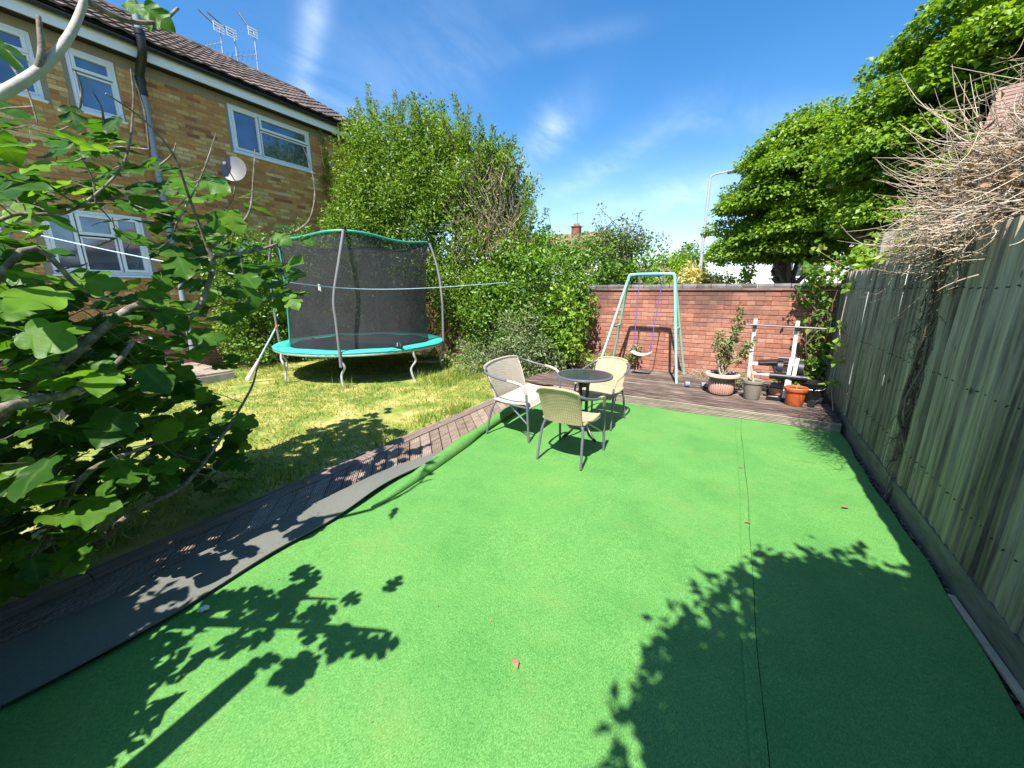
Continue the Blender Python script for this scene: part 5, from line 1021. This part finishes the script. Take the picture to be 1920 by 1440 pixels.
far_house('tiled_house', -19.5, -9.4, 30, 38, 4.4, 6.55, 'render_white', 'far_roof', 'distant house with a brown hipped roof and red chimney above the hedge', hip=1.6, chim=(-13.2, 33.2))
far_house('bungalow', -10.6, -5.4, 38, 45, 2.5, 4.1, 'render_white', 'far_roof', 'small white bungalow with a brown roof just over the far hedge', hip=1.8, wins=[(-9.9, -8.4, 1.0, 2.1, 2)])
nh = thing('neighbour_house', (2.65, 7.5, 0), 'beige rendered neighbouring house with tiled eave behind the dead vine', 'house')
m = MB(); m.slab(2.95, 9, 7.9, 13, -.1, 3.55); m.build('wall', 'render_beige', nh)
m = MB(); m.add([(2.65, 7.5, 3.5), (9.3, 7.5, 3.5), (9.3, 10.5, 5.0), (2.65, 10.5, 5.0), (9.3, 13.5, 3.5), (2.65, 13.5, 3.5), (2.65, 7.5, 3.4), (9.3, 7.5, 3.4), (9.3, 13.5, 3.4), (2.65, 13.5, 3.4)], [(0, 1, 2, 3), (3, 2, 4, 5), (0, 3, 5, 9, 6), (1, 7, 8, 4, 2), (6, 7, 1, 0), (9, 8, 7, 6), (4, 8, 9, 5)]); nr_ = m.build('roof', 'far_roof', nh)
m = MB()
for i in range(12):
    for j in range(21): x = 2.65+j*.306; y = 7.5+i*.25; z = 3.5+i*.125; m.box((x+.15, y+.11, z+.075), (.296, .30, .03), Matrix.Rotation(R(24), 3, 'X'))
m.build('tile_courses', 'far_roof', nr_, kind='stuff')
m = MB(); m.slab(2.65, 9.3, 7.40, 7.498, 3.33, 3.44); m.build('gutter', 'black_plastic', nh); m = MB(); m.tube([(3.02, 7.83, 0), (3.02, 7.83, 3.3)], .04, 10); m.build('downpipe', 'black_plastic', nh)
nh.location = (2.42, 8.1, 0); nh.rotation_euler = (0, 0, R(-18))
# low beige outbuilding wall right behind the fence
ow = thing('outbuilding', (3.0, 4.6, 0), 'sunlit beige rendered outbuilding just behind the fence on the right', 'outbuilding'); m = MB(); m.slab(2.05, 4.6, 4.9, 7.0, -.1, 2.62); m.build('wall', 'render_beige', ow); m = MB(); m.slab(1.98, 4.7, 4.83, 7.07, 2.622, 2.69); m.build('roof', 'slate_grey', ow)
lp = atY(1311, 522, 22.0); lt = atY(1325, 340, 22.0); post = thing('street_lamp', (lp.x, 22, 0), 'tall grey street lamp on a slim column across the road', 'street lamp')
m = MB(); m.tube([(lp.x, 22, 0), (lp.x, 22, 1.4), (lp.x, 22, 1.41), (lp.x, 22, lt.z)], [.11, .11, .085, .06], 12); m.build('column', 'lamp_metal', post, smooth=True)
m = MB(); m.tube(smooth_path([(lp.x, 22, lt.z-.02), (lp.x+.03, 22, lt.z+.16), (lp.x+.2, 22, lt.z+.26), (lp.x+.75, 22, lt.z+.30)], 5), .035, 8); m.build('arm', 'lamp_metal', post, smooth=True)
m = MB(); m.box((lp.x+1.0, 22, lt.z+.29), (.62, .24, .11), Matrix.Rotation(R(-6), 3, 'Y')); lh = m.build('lantern', 'frame_grey', post, bevel=.03); m = MB(); m.box((lp.x+1.04, 22, lt.z+.232), (.4, .18, .02), Matrix.Rotation(R(-6), 3, 'Y')); m.build('lens', 'white_plastic', lh)

# ---- creeper on the corner of wall and fence
cr = thing('creeper', (1.05, 7.4, DZ), 'leafy green creeper growing over the corner of brick wall and fence', 'climber')
C = []
for (px, py, Y, sx, sy, k) in ((1535, 560, 7.4, 16, 36, 15), (1540, 610, 7.4, 14, 40, 13), (1520, 545, 7.45, 14, 20, 8), (1560, 500, 7.3, 26, 14, 10), (1530, 690, 7.4, 10, 20, 9), (1545, 725, 7.3, 14, 10, 5)):
    for _ in range(k): p = atY(px+random.gauss(0, sx), py+random.gauss(0, sy), Y+random.uniform(-.12, .12)); p.x = min(p.x, 1.14); p.z = max(p.z, .18); C.append(p)
vv, tt = clump_leaves([arr(c_) for c_ in C], [(.10, .09, .10)]*len(C), 16, .075, up=.35, shell=.1, droop=.5, aspect=.8); trimesh('foliage', vv, tt, 'creeper_leaf', cr)
stems('stems', cr, [(wiggle((1.08, 7.45, DZ), C[random.randrange(len(C))], 5, .05), .012, .004) for _ in range(22)], 'grey_twig', 5)
cr2 = thing('creeper', (1.35, 6.4, 1.85), 'yellow-green creeper trailing along the top of the far fence panel', 'climber'); C = []
for _ in range(70):
    px = random.uniform(1570, 1700); p = atX(px, 505-(px-1570)*.33+random.gauss(0, 13), 1.33+random.uniform(-.05, .25)); p.y = min(p.y, 7.3)
    if not 1635 < px < 1672: C.append(p)
vv, tt = clump_leaves([arr(c_) for c_ in C], [(.13, .14, .10)]*len(C), 22, .085, up=.5, shell=.1, droop=.3, aspect=.7); trimesh('foliage', vv, tt, 'lime_leaf', cr2)
stems('stems', cr2, [(wiggle((1.35, 7.2, 1.6), C[random.randrange(len(C))], 5, .05), .01, .003) for _ in range(10)], 'grey_twig', 5)
cr3 = thing('creeper_shoot', (1.1, 6.2, DZ), 'single trailing creeper shoot hanging on the fence beside the bucket', 'climber'); L_ = [atX(1580, 540, 1.13), atX(1570, 610, 1.12), atX(1575, 650, 1.12), atX(1560, 720, 1.1), atX(1562, 770, 1.08)]
for p in L_: p.y = min(p.y, 6.6); p.z = max(p.z, DZ+.02)
stems('stem', cr3, [(smooth_path(L_, 4), .005, .004)], 'dead_twig', 5); vv, tt = clump_leaves([arr(L_[0]), arr(L_[1]), arr(L_[2]), arr(L_[2]*.6+L_[3]*.4), arr(L_[3])], [(.09, .10, .05)]*5, 12, .075, up=.5, shell=.1, aspect=.75); trimesh('leaves', vv, tt, 'lime_leaf', cr3)

# ---- dead vine sprawling over the fence
dv_ = thing('dead_vine', (1.3, 3.95, 0), 'tangled dead climber, bare tan twigs heaped over the top of the fence', 'climber')
cen = arr((1.72, 4.15, 2.25)); N_ = 2300
o_ = cen + rng.normal(size=(N_, 3))*[.24, .40, .30]; o_[:, 2] = np.maximum(o_[:, 2], 1.85)
dirs = unit(rng.normal(size=(N_, 3))*[.8, .8, .6] + np.stack([-.42*np.ones(N_), .15*np.ones(N_), .0*np.ones(N_)], 1)); L = .20+.50*rng.random(N_)**1.5
ends = o_ + dirs*L[:, None]; sag = np.stack([rng.normal(size=N_)*.06, rng.normal(size=N_)*.06, rng.normal(size=N_)*.05-.05], 1); t1 = twig_tris(o_, ends, .0038, .0014, sag, 6)
tips = [(1665, 298), (1658, 312), (1690, 235), (1705, 150), (1745, 195), (1790, 130), (1815, 125), (1850, 185), (1905, 175), (1665, 400), (1670, 430), (1690, 470), (1650, 320), (1720, 270), (1768, 240), (1800, 215), (1880, 200), (1700, 250), (1680, 345), (1675, 385), (1860, 140), (1745, 205)]
s2, e2, g2 = [], [], []
for px, py in tips:
    Y = random.uniform(4.0, 4.9)
    for _ in range(2):
        e = atY(px+random.gauss(0, 10), py+random.gauss(0, 12), Y); s2.append(arr(Vector(cen)*.45+e*.55+Vector((random.gauss(0, .08), random.gauss(0, .1), random.gauss(-.06, .06))))); e2.append(arr(e)); g2.append((random.gauss(0, .02), 0, -.06))
t2 = twig_tris(s2, e2, .0046, .0016, g2, 6)
stm = []
for _ in range(26):
    e = Vector(cen)+V(random.gauss(-.35, .35), random.gauss(.1, .45), random.gauss(.15, .35)); e.z = max(e.z, 2.0); stm.append((smooth_path([V(1.19+random.gauss(0, .03), 3.97+random.gauss(0, .12), 1.80), V(1.3+random.gauss(0, .08), 4.0+random.gauss(0, .15), 2.08), Vector(cen)*.5+e*.5+V(0, 0, -.06), e], 5), random.uniform(.009, .015), .003))
stems('vine_stems', dv_, stm, 'dead_twig', 6)
n4 = 420; o4 = np.stack([1.12+.10*rng.normal(size=n4), 3.95+.30*rng.normal(size=n4), 1.98+.10*rng.normal(size=n4)], 1); e4 = o4+np.stack([-.05-.12*rng.random(n4), rng.normal(size=n4)*.14, -.12*rng.random(n4)+.03], 1); t3 = twig_tris(o4, e4, .0042, .0018)
vv, tt = join([t1, t2, t3]); trimesh('twigs', vv, tt, 'dead_twig', dv_, kind='stuff')
n = 3600; P = cen + rng.normal(size=(n, 3))*[.24, .38, .22]; P[:, 2] = np.maximum(P[:, 2], 1.9); vv, tt = leaf_tris(P, rng.normal(size=(n, 3)), rng.normal(size=(n, 3)), .04+.07*rng.random(n), .015+.025*rng.random(n)); trimesh('dry_leaves', vv, tt, 'dry_leaf', dv_)
# its stem down the joint between two panels
s3, e3 = [], []
for _ in range(300): k = random.random()**1.6; z = .2+1.75*(1-k) ; w_ = .02+.15*max(0, z-.7)/1.2; p = arr((1.165+random.gauss(0, .012), 3.94+random.gauss(0, w_)+.05*(z-1)*(z > 1), z)); s3.append(p); e3.append(p+arr((random.gauss(-.02, .02), random.gauss(0, .05), random.gauss(-.03, .08))))
vv, tt = twig_tris(s3, e3, .004, .002); trimesh('clinging_twigs', vv, tt, 'grey_twig', dv_, kind='stuff')
stems('stem', dv_, [(wiggle((1.155, 3.90, .0), (1.165, 4.0, 1.95), 6, .012), .014, .012), (wiggle((1.155, 3.94, .3), (1.165, 4.10, 1.95), 6, .015), .008, .008), (wiggle((1.158, 3.92, .6), (1.165, 3.9, 1.95), 6, .015), .007, .007), ([V(1.165, 4.0, 1.93), V(1.3, 4.02, 2.1), V(1.55, 4.1, 2.25)], .013, .01)], 'grey_twig', 6)

# ---- shrub in the pink planter
ps = thing('potted_shrub', p1+V(0, 0, .29), 'leggy grey-green shrub growing in the pink planter', 'shrub'); b0 = p1+V(0, 0, .28); br_, lc = [], []
for px, py in ((1388, 575), (1380, 600), (1392, 600), (1352, 625), (1345, 640), (1372, 640), (1400, 650), (1360, 670), (1350, 660), (1405, 640), (1378, 620), (1365, 645)):
    e = atY(px, py, b0.y+random.uniform(-.12, .1)); w_ = wiggle(b0+V(random.uniform(-.05, .05), random.uniform(-.04, .04), 0), e, 4, .05); br_.append((w_, .011, .004)); lc += [arr(w_[-1]), arr(w_[-2]), arr(w_[-3])] + ([arr(w_[-4])] if random.random() < .5 else [])
stems('stems', ps, br_, 'dead_twig', 6); vv, tt = clump_leaves(lc, [(.055, .055, .06)]*len(lc), 20, .06, up=.35, shell=.1, droop=.2, aspect=.42); trimesh('leaves', vv, tt, 'pot_shrub_leaf', ps)
# dry grass at the foot of the wall, weeds along the deck
def tuft(name, label, base, n, h, mat, spread=.06, lean=.35, cat='grass'):
    P = arr(base)+np.stack([rng.normal(size=n)*spread, rng.normal(size=n)*spread, 0*rng.random(n)], 1); e = P+np.stack([rng.normal(size=n)*lean*h, rng.normal(size=n)*lean*h, h*(.5+.6*rng.random(n))], 1); vv, tt = twig_tris(P, e, .004, .001, seg=3); trimesh(name, vv, tt, mat, origin=base, label=label, category=cat)
tuft('dry_grass', 'dry straw-coloured grass clump left of the swing', (-2.55, 7.2, .02), 260, .42, 'dead_twig', .16)
tuft('dry_grass', 'dead grass trailing over the deck beside the pink planter', (p1.x-.25, 7.45, DZ), 120, .18, 'dead_twig', .16, .9)
leafy('weed', 'small green weed trailing under the swing seat at the wall', 'weed', (-1.95, 7.45, DZ), [((-1.95, 7.45, .36), (.28, .06, .07)), ((-1.66, 7.47, .46), (.12, .05, .06))], .06, 'creeper_leaf', per=26, dens=200, clump=.07, stem=False)
leafy('weed', 'grey-green weed patch on the deck behind the taupe pot', 'weed', (p2.x-.1, 6.9, DZ), [((p2.x-.1, 6.9, DZ+.07), (.22, .12, .08))], .06, 'grey_leaf', per=40, dens=120, clump=.08, stem=False)
leafy('weed', 'dark ivy clump on the ground between bench and fence', 'weed', (.95, 7.2, DZ), [((.92, 7.25, .38), (.2, .16, .28)), ((.8, 7.35, .25), (.2, .12, .16))], .075, 'creeper_leaf', per=50, dens=70, clump=.12, stem=False)

# ================================================================== FIG TREE, FALLEN LEAVES
fig = thing('fig_tree', (-3.25, -0.2, -0.03), 'large fig tree with broad lobed leaves reaching in from the left', 'tree')
FO = ORG[fig.name]
def fig_leaf_mesh(lobe, curl, seedv):
    """lobed leaf, unit length, in the xy plane with tip along +y"""
    rnd = random.Random(seedv); half = [(0.0, 0.0), (0.14, -0.06), (0.30, 0.01), (0.40, 0.14), (0.38, 0.25), (0.24+.13*(1-lobe), 0.30), (0.43, 0.44), (0.46, 0.56), (0.40, 0.66), (0.20+.17*(1-lobe), 0.62), (0.27, 0.77), (0.15, 0.91), (0.0, 1.0)]
    half = [(x*(1+rnd.uniform(-.08, .08)), y) for x, y in half]; half = [(max(0, p.x), p.y) for p in smooth_path([(x, y, 0) for x, y in half], 2)]; HN = len(half); near = []
    for x, y in half: near.append(max(near[-1] if near else 0, min(5, int(max(0, y-.06)/.19)) if y < .985 else 5))
    spine = [(0, 0.0), (0, .16), (0, .34), (0, .54), (0, .76), (0, 1.0)]
    def z(x, y): return curl*(-0.22*(y-.35)**2 + 0.30*abs(x) - 0.70*x*x) + 0.028*math.sin(11*y+5*abs(x)+seedv)
    vs, val = [], []
    for x, y in spine: vs.append((x, y, z(x, y)-.012)); val.append(1.0)
    fs = []; idx = {}
    for s in (-1, 1):
        for i, (x, y) in enumerate(half[1:-1], 1):
            idx[(s, i)] = len(vs); vs.append((s*x, y, z(x, y))); val.append(0.0)
        H = [0]+[idx[(s, i)] for i in range(1, HN-1)]+[5]
        for i in range(HN-1):
            a, c_ = H[i], H[i+1]; n0, n1 = near[i], near[i+1]
            tri = [(n0, a, c_)] + ([(n0, c_, n1)] if n1 != n0 else [])
            for t in tri:
                if len(set(t)) == 3: fs.append(t if s == 1 else t[::-1])
    k = len(vs); r = .012                               # leaf stalk
    for p in ((0, 0, 0), (0, -.34, -.10)):
        for j in range(3): a = 2*math.pi*j/3; vs.append((p[0]+r*math.cos(a), p[1], p[2]+r*math.sin(a))); val.append(1.0)
    fs += [(k+j, k+(j+1) % 3, k+3+(j+1) % 3, k+3+j) for j in range(3)]
    me = bpy.data.meshes.new('leaf'); me.from_pydata(vs, [], fs); at = me.attributes.new('vein', 'FLOAT', 'POINT'); at.data.foreach_set('value', val); me.materials.append(MATS['fig_leaf']); me.polygons.foreach_set('use_smooth', [True]*len(fs)); me.update(); return me
FL = [fig_leaf_mesh(l, c_, i) for i, (l, c_) in enumerate(((.85, 1), (.4, .6), (.2, 1.1), (-.2, .8), (.7, 1.4), (-.3, 1.0), (.5, -.2), (.1, 1.5), (1.5, .7), (1.35, 1.1)))]
def fig_leaf(p, size, nrm_, tip):
    n_ = Vector(nrm_).normalized(); y = Vector(tip); y = (y-n_*y.dot(n_)).normalized(); x = y.cross(n_)
    o = bpy.data.objects.new('leaf', random.choice(FL)); M = Matrix((x, y, n_)).transposed().to_4x4(); M.translation = Vector(p)-FO+y*0.34*size*0; o.matrix_basis = M @ Matrix.Scale(size, 4); finish(o, fig); return o
BR = []
def limb(pts, r0, r1, mat='fig_bark'): BR.append((smooth_path([Vector(p) for p in pts], 5), r0, r1, mat)); return BR[-1][0]
root = FO+V(0, 0, 0)
L1 = limb([root, (-3.0, -.12, .7), (-2.55, .05, 1.5), atX(-60, 215, -2.1), atX(0, 178, -2.05), atX(75, 130, -2.02), atX(128, 70, -2.0), atX(158, 0, -2.0), atX(175, -90, -1.95)], .026, .008, 'fig_limb')
limb([atX(72, 132, -2.02), atX(78, 95, -2.0), atX(72, 30, -2.0)], .012, .006)
L2 = limb([root, (-3.0, 0, .5), atX(-30, 800, -2.5), atX(60, 752, -2.55), atX(130, 738, -2.6), atX(210, 690, -2.7), atX(250, 640, -2.75)], .028, .010)
L3 = limb([root, (-3.2, .1, .7), atX(20, 760, -3.0), atX(110, 690, -2.95), atX(195, 615, -2.9), atX(265, 572, -2.9), atX(320, 610, -2.85), atX(370, 580, -2.8), atX(400, 500, -2.8), atX(390, 465, -2.8)], .030, .012)
L4 = limb([atX(390, 468, -2.8), atX(355, 370, -2.75), atX(325, 290, -2.7), atX(270, 225, -2.65), atX(198, 175, -2.6)], .008, .003)
L5 = limb([atX(390, 468, -2.8), atX(440, 430, -2.85), atX(468, 395, -2.9), atX(475, 330, -2.9), atX(478, 280, -2.9)], .009, .003)
L6 = limb([atX(398, 478, -2.8), atX(450, 475, -2.7), atX(510, 461, -2.65), atX(545, 440, -2.6), atX(578, 415, -2.6), atX(590, 370, -2.6), atX(585, 320, -2.6), atX(568, 275, -2.6)], .010, .003)
L7 = limb([(-2.7, .1, 1.2), atX(40, 470, -2.6), atX(150, 540, -2.65), atX(215, 565, -2.7)], .014, .008)
L8 = limb([(-2.75, .05, 1.6), atX(0, 412, -2.7), atX(70, 402, -2.7), atX(140, 392, -2.7), atX(230, 310, -2.7), atX(250, 200, -2.7), atX(245, 130, -2.7)], .009, .003)
L9 = limb([root, (-3.1, .35, .12), atX(250, 960, -2.8), atX(350, 905, -2.85), atX(425, 805, -2.9), atX(470, 730, -2.95), atX(482, 690, -2.95)], .02, .005)
L10 = limb([atX(160, 0, -2.0), atX(235, 38, -2.05), atX(300, 40, -2.1), atX(334, 15, -2.1)], .010, .005)
L11 = limb([root, (-3.0, .2, .25), atX(150, 900, -2.7), atX(240, 850, -2.75), atX(330, 820, -2.8)], .022, .007)
for (a, c_) in (((150, 200), (140, 130)), ((195, 240), (170, 165)), ((280, 280), (245, 130)), ((300, 310), (330, 268)), ((330, 420), (405, 250)), ((20, 120), (70, 230)), ((180, 380), (150, 290)), ((415, 400), (440, 350))): limb([atX(*a, -2.75), atX((a[0]+c_[0])/2+8, (a[1]+c_[1])/2, -2.72), atX(*c_, -2.7)], .0055, .0025)
# overhead limb towards the house side of the camera: out of the picture, its leaves shade the carpet
L12 = limb([root, (-2.9, -.35, .8), (-2.2, -.42, 1.45), (-1.6, -.30, 1.75), (-1.15, -.12, 1.82)], .05, .010)
L13 = limb([(-2.2, -.42, 1.45), (-1.8, -.1, 1.55), (-1.55, .02, 1.6)], .018, .006)
def inside(p, poly):
    x, y = p; r_ = False; j = len(poly)-1
    for i in range(len(poly)):
        if (poly[i][1] > y) != (poly[j][1] > y) and x < (poly[j][0]-poly[i][0])*(y-poly[i][1])/(poly[j][1]-poly[i][1])+poly[i][0]: r_ = not r_
        j = i
    return r_
MASS = [(-60, 195), (100, 205), (230, 240), (270, 300), (330, 290), (430, 350), (480, 370), (470, 440), (540, 480), (560, 560), (520, 580), (440, 590), (430, 660), (400, 740), (470, 800), (470, 880), (430, 930), (350, 905), (190, 950), (150, 1030), (40, 1090), (-60, 1080)]
PTS_ = [p for b_ in BR for p in b_[0]]
tw_polys = []; placed = []; tries = 0
def add_leaf(P, size, face=.5):
    toc = (Vector((0, 0, CAM_H))-P).normalized(); n_ = Vector((0, 0, 1))*(1-face*.6)+toc*face+Vector((random.gauss(0, .30), random.gauss(-.05, .30), random.gauss(0, .18)))
    fig_leaf(P, size, n_, Vector((random.gauss(.35, .7), random.gauss(.2, .7), -.75))); placed.append(P)
for px, py, X, s in ((105, 545, -2.3, .25), (425, 395, -2.7, .20), (330, 470, -2.6, .23), (545, 425, -2.6, .14), (515, 440, -2.6, .15), (565, 450, -2.6, .13), (395, 400, -2.7, .18), (230, 770, -2.6, .27), (300, 880, -2.7, .22), (130, 960, -2.6, .27), (410, 880, -2.85, .21), (270, 10, -2.1, .13), (300, 25, -2.1, .11), (235, 5, -2.05, .09), (10, 80, -1.9, .17), (455, 530, -2.6, .22), (540, 555, -2.6, .16), (130, 200, -2.7, .13), (220, 220, -2.7, .13), (270, 690, -2.6, .22), (45, 620, -2.3, .22), (360, 630, -2.6, .2), (165, 620, -2.5, .22), (200, 700, -2.5, .22), (90, 860, -2.4, .25), (20, 740, -2.3, .22)):
    add_leaf(atX(px, py, X), s*.78, .6)
while len(placed) < 296 and tries < 20000:
    tries += 1; px, py = random.uniform(-60, 560), random.uniform(195, 1090)
    if not inside((px, py), MASS): continue
    dens = .6 if py < 330 else .75 if py < 470 else 1.0
    if 100 < px < 280 and 395 < py < 525: dens = .12
    if 290 < px < 440 and 600 < py < 720: dens = .35
    if 10 < px < 110 and 735 < py < 800: dens = .3
    if random.random() > dens: continue
    X = random.uniform(-3.6, -2.6); P = atX(px, py, X)
    if P.z < .12: continue
    size = random.uniform(.115, .195)*(1.0 if py > 330 else .8)
    if any((P-q).length < .055 for q in placed): continue
    near = min(PTS_, key=lambda q: (q-P).length)
    if .05 < (near-P).length < .4: tw_polys.append((wiggle(near, P, 2, .08), .004, .0022))
    add_leaf(P, size, random.uniform(.0, .5))
# the rest of the crown, out of the picture to the left and overhead: one mass of the same leaves
rv, rt_ = [], []
def mass_leaf(P, size, lobed=False):
    me = FL[random.choice((0, 4, 8, 9))] if lobed else random.choice(FL); n_ = Vector((random.gauss(.1, .3), random.gauss(-.3, .3), 1)).normalized(); y = Vector((random.gauss(0, 1), random.gauss(0, 1), -.4)); y = (y-n_*y.dot(n_)).normalized(); M = Matrix((y.cross(n_), y, n_)).transposed()
    k = len(rv); rv.extend([P+M @ (v.co*size) for v in me.vertices]); rt_.extend([tuple(k+i for i in p.vertices) for p in me.polygons])
for path in (L12, L13):
    for q in path[len(path)//3:]:
        for _ in range(2):
            P = q+V(random.gauss(0, .17), random.gauss(0, .15), random.gauss(.0, .10)); pj = project(P)
            if pj[2] > .05 and pj[0] > -30: continue
            if (P-V(0, 0, CAM_H)).length > .75: mass_leaf(P, random.uniform(.10, .155), True)
k_ = 0
while k_ < 100:
    P = V(random.uniform(-3.9, -2.75), random.uniform(-1.1, .6), random.uniform(.35, 2.3)); pj = project(P)
    if pj[2] > .05 and pj[0] > -60: continue
    mass_leaf(P, random.uniform(.15, .22)); k_ += 1
for _ in range(170): mass_leaf(V(random.uniform(-3.9, -2.75), random.uniform(-2.1, -.7), random.uniform(1.5, 2.7)), random.uniform(.15, .22))
tries = 0; k_ = 0
while k_ < 760 and tries < 40000:                       # deeper layer of the crown behind the nearest leaves
    tries += 1; px, py = random.uniform(-60, 560), random.uniform(215, 1080)
    if not inside((px, py), MASS): continue
    dens = .38 if py < 330 else .62 if py < 470 else 1.0
    if 85 < px < 290 and 390 < py < 530: dens = .06
    if 290 < px < 440 and 560 < py < 720: dens = .35
    if 10 < px < 110 and 735 < py < 800: dens = .3
    if random.random() > dens: continue
    P = atX(px, py, random.uniform(-4.1, -3.0))
    if P.z < .10: continue
    mass_leaf(P, random.uniform(.11, .175)); k_ += 1
me = bpy.data.meshes.new('outer_leaves'); me.from_pydata(rv, [], rt_); me.transform(Matrix.Translation(-FO)); me.materials.append(MATS['fig_leaf']); me.polygons.foreach_set('use_smooth', [True]*len(rt_)); me.update()
finish(bpy.data.objects.new('outer_leaves', me), fig, kind='stuff')
groups = {}
for pts, r0, r1, mt in BR: groups.setdefault(mt, []).append((pts, r0, r1))
for mt, ps_ in groups.items():
    for p_ in ps_: stems('branch', fig, [p_], mt, 12)
stems('twigs', fig, tw_polys, 'fig_bark', 4)['kind'] = 'stuff'
# ---- things behind the camera that shade the foreground
leafy('shrub', 'dense evergreen shrub behind the camera on the left', 'shrub', (-2.3, -1.2, 0), [((-2.25, -.85, .95), (.6, .5, .75)), ((-2.9, -.85, .95), (.5, .5, .7)), ((-1.88, -.88, .72), (.36, .4, .58)), ((-2.2, -.9, .5), (.5, .4, .5)), ((-2.1, -.95, .8), (.4, .35, .6))], .10, 'hedge_leaf', per=130, dens=95, front=0)
m = MB(); m.box((-1.50, -.62, .9), (.10, .10, 1.9)); m.build('timber_post', 'post_timber', origin=(-1.5, -.62, 0), bevel=.005, label='square timber post behind the camera at the edge of the carpet', category='post')
ov = leafy('overhanging_tree', 'tree hanging over the fence behind the camera on the right', 'tree', (1.9, -1.4, 0), [((.80, .30, 2.95), (.36, .34, .3)), ((1.15, .42, 3.0), (.42, .4, .32)), ((.74, -.15, 3.05), (.42, .45, .34)), ((1.1, -.2, 3.1), (.6, .55, .4)), ((1.7, .1, 3.3), (.6, .6, .45)), ((.46, -.42, 3.0), (.28, .28, .26)), ((.7, -.75, 3.0), (.5, .5, .4)), ((1.3, -.9, 3.1), (.7, .6, .45)), ((.9, -1.3, 3.1), (.6, .5, .45))], .09, 'hedge_leaf', per=120, dens=110, clump=.2, front=0)
# ---- small things on the ground
def fallen(px, py, s, label, mat='dry_leaf'):
    p = atZ(px, py, .012); a = random.random()*6.28; m = MB(); o_ = [(.0, 0), (.3, .22), (.6, .26), (1, 0), (.6, -.24), (.3, -.2)]
    vs = [p+V((x*math.cos(a)-y*math.sin(a))*s, (x*math.sin(a)+y*math.cos(a))*s, .006+abs(y)*s*.5) for x, y in o_]; m.add(vs, [(0, 1, 5), (1, 2, 4, 5), (2, 3, 4)]); m.build('fallen_leaf', mat, origin=p, label=label, category='leaf', group='dry leaves fallen on the carpet')
fallen(962, 1234, .06, 'tan dry leaf lying alone in the middle foreground of the carpet'); fallen(1577, 952, .06, 'orange dry leaf on the carpet near the fence shadow'); fallen(1427, 1037, .055, 'pale dry leaf just right of the carpet seam'); fallen(1396, 980, .04, 'small brown dry leaf on the carpet seam'); fallen(1393, 878, .04, 'tiny pale dry leaf beside the far part of the seam'); fallen(1280, 768, .06, 'dry leaf on the carpet against the deck fascia')
m = MB(); pp = atZ(385, 1144, .014)
for k in range(4): m.box(pp+V(random.uniform(-.012, .012), random.uniform(-.012, .012), .01), (.022, .016, .012), Matrix.Rotation(random.random()*3, 3, 'Z') @ Matrix.Rotation(.5, 3, 'X'))
m.build('paper_scrap', 'white_plastic', origin=pp, label='crumpled white scrap on the carpet near the turned-back edge', category='scrap')
m = MB(); m.beam(V(1.162, 1.98, .0), V(1.150, 2.72, -.005), .03, .02); m.build('timber_batten', 'pale_wood', origin=(1.156, 2.35, 0), bevel=.002, label='thin pale timber batten lying along the foot of the fence', category='batten')
# leaf litter and crumbs of bark along the fence foot
n = 700; P = np.stack([1.155+.022*rng.normal(size=n), 1.2+4.3*rng.random(n), np.full(n, -.035)+.02*rng.random(n)], 1); vv, tt = leaf_tris(P, rng.normal(size=(n, 3))*[1, 1, .2], np.array([[0, 0, 1.0]])+rng.normal(size=(n, 3))*.4, .015+.03*rng.random(n), .008+.014*rng.random(n)); trimesh('leaf_litter', vv, tt, 'dry_leaf', label='brown leaf litter in the gap between carpet and fence', category='litter', kind='stuff')
n = 260; P = np.stack([-9+5.5*rng.random(n), .5+6*rng.random(n), np.full(n, -.01)], 1); vv, tt = leaf_tris(P, rng.normal(size=(n, 3))*[1, 1, .2], np.array([[0, 0, 1.0]])+rng.normal(size=(n, 3))*.4, .02+.03*rng.random(n), .015+.015*rng.random(n)); trimesh('leaf_litter', vv, tt, 'dry_leaf', label='scattered dry leaves on the lawn', category='litter', kind='stuff')

n = 320; P = np.stack([-2.1+3.2*rng.random(n), .6+4.8*rng.random(n)**1.2, np.full(n, .013)], 1); L = .004+.012*rng.random(n)**3; vv, tt = leaf_tris(P, rng.normal(size=(n, 3))*[1, 1, .1], np.array([[0, 0, 1.0]])+rng.normal(size=(n, 3))*.3, L, L*.5); trimesh('leaf_crumbs', vv, tt, 'dry_leaf', label='tiny dry crumbs of leaf scattered over the green carpet', category='litter', kind='stuff')
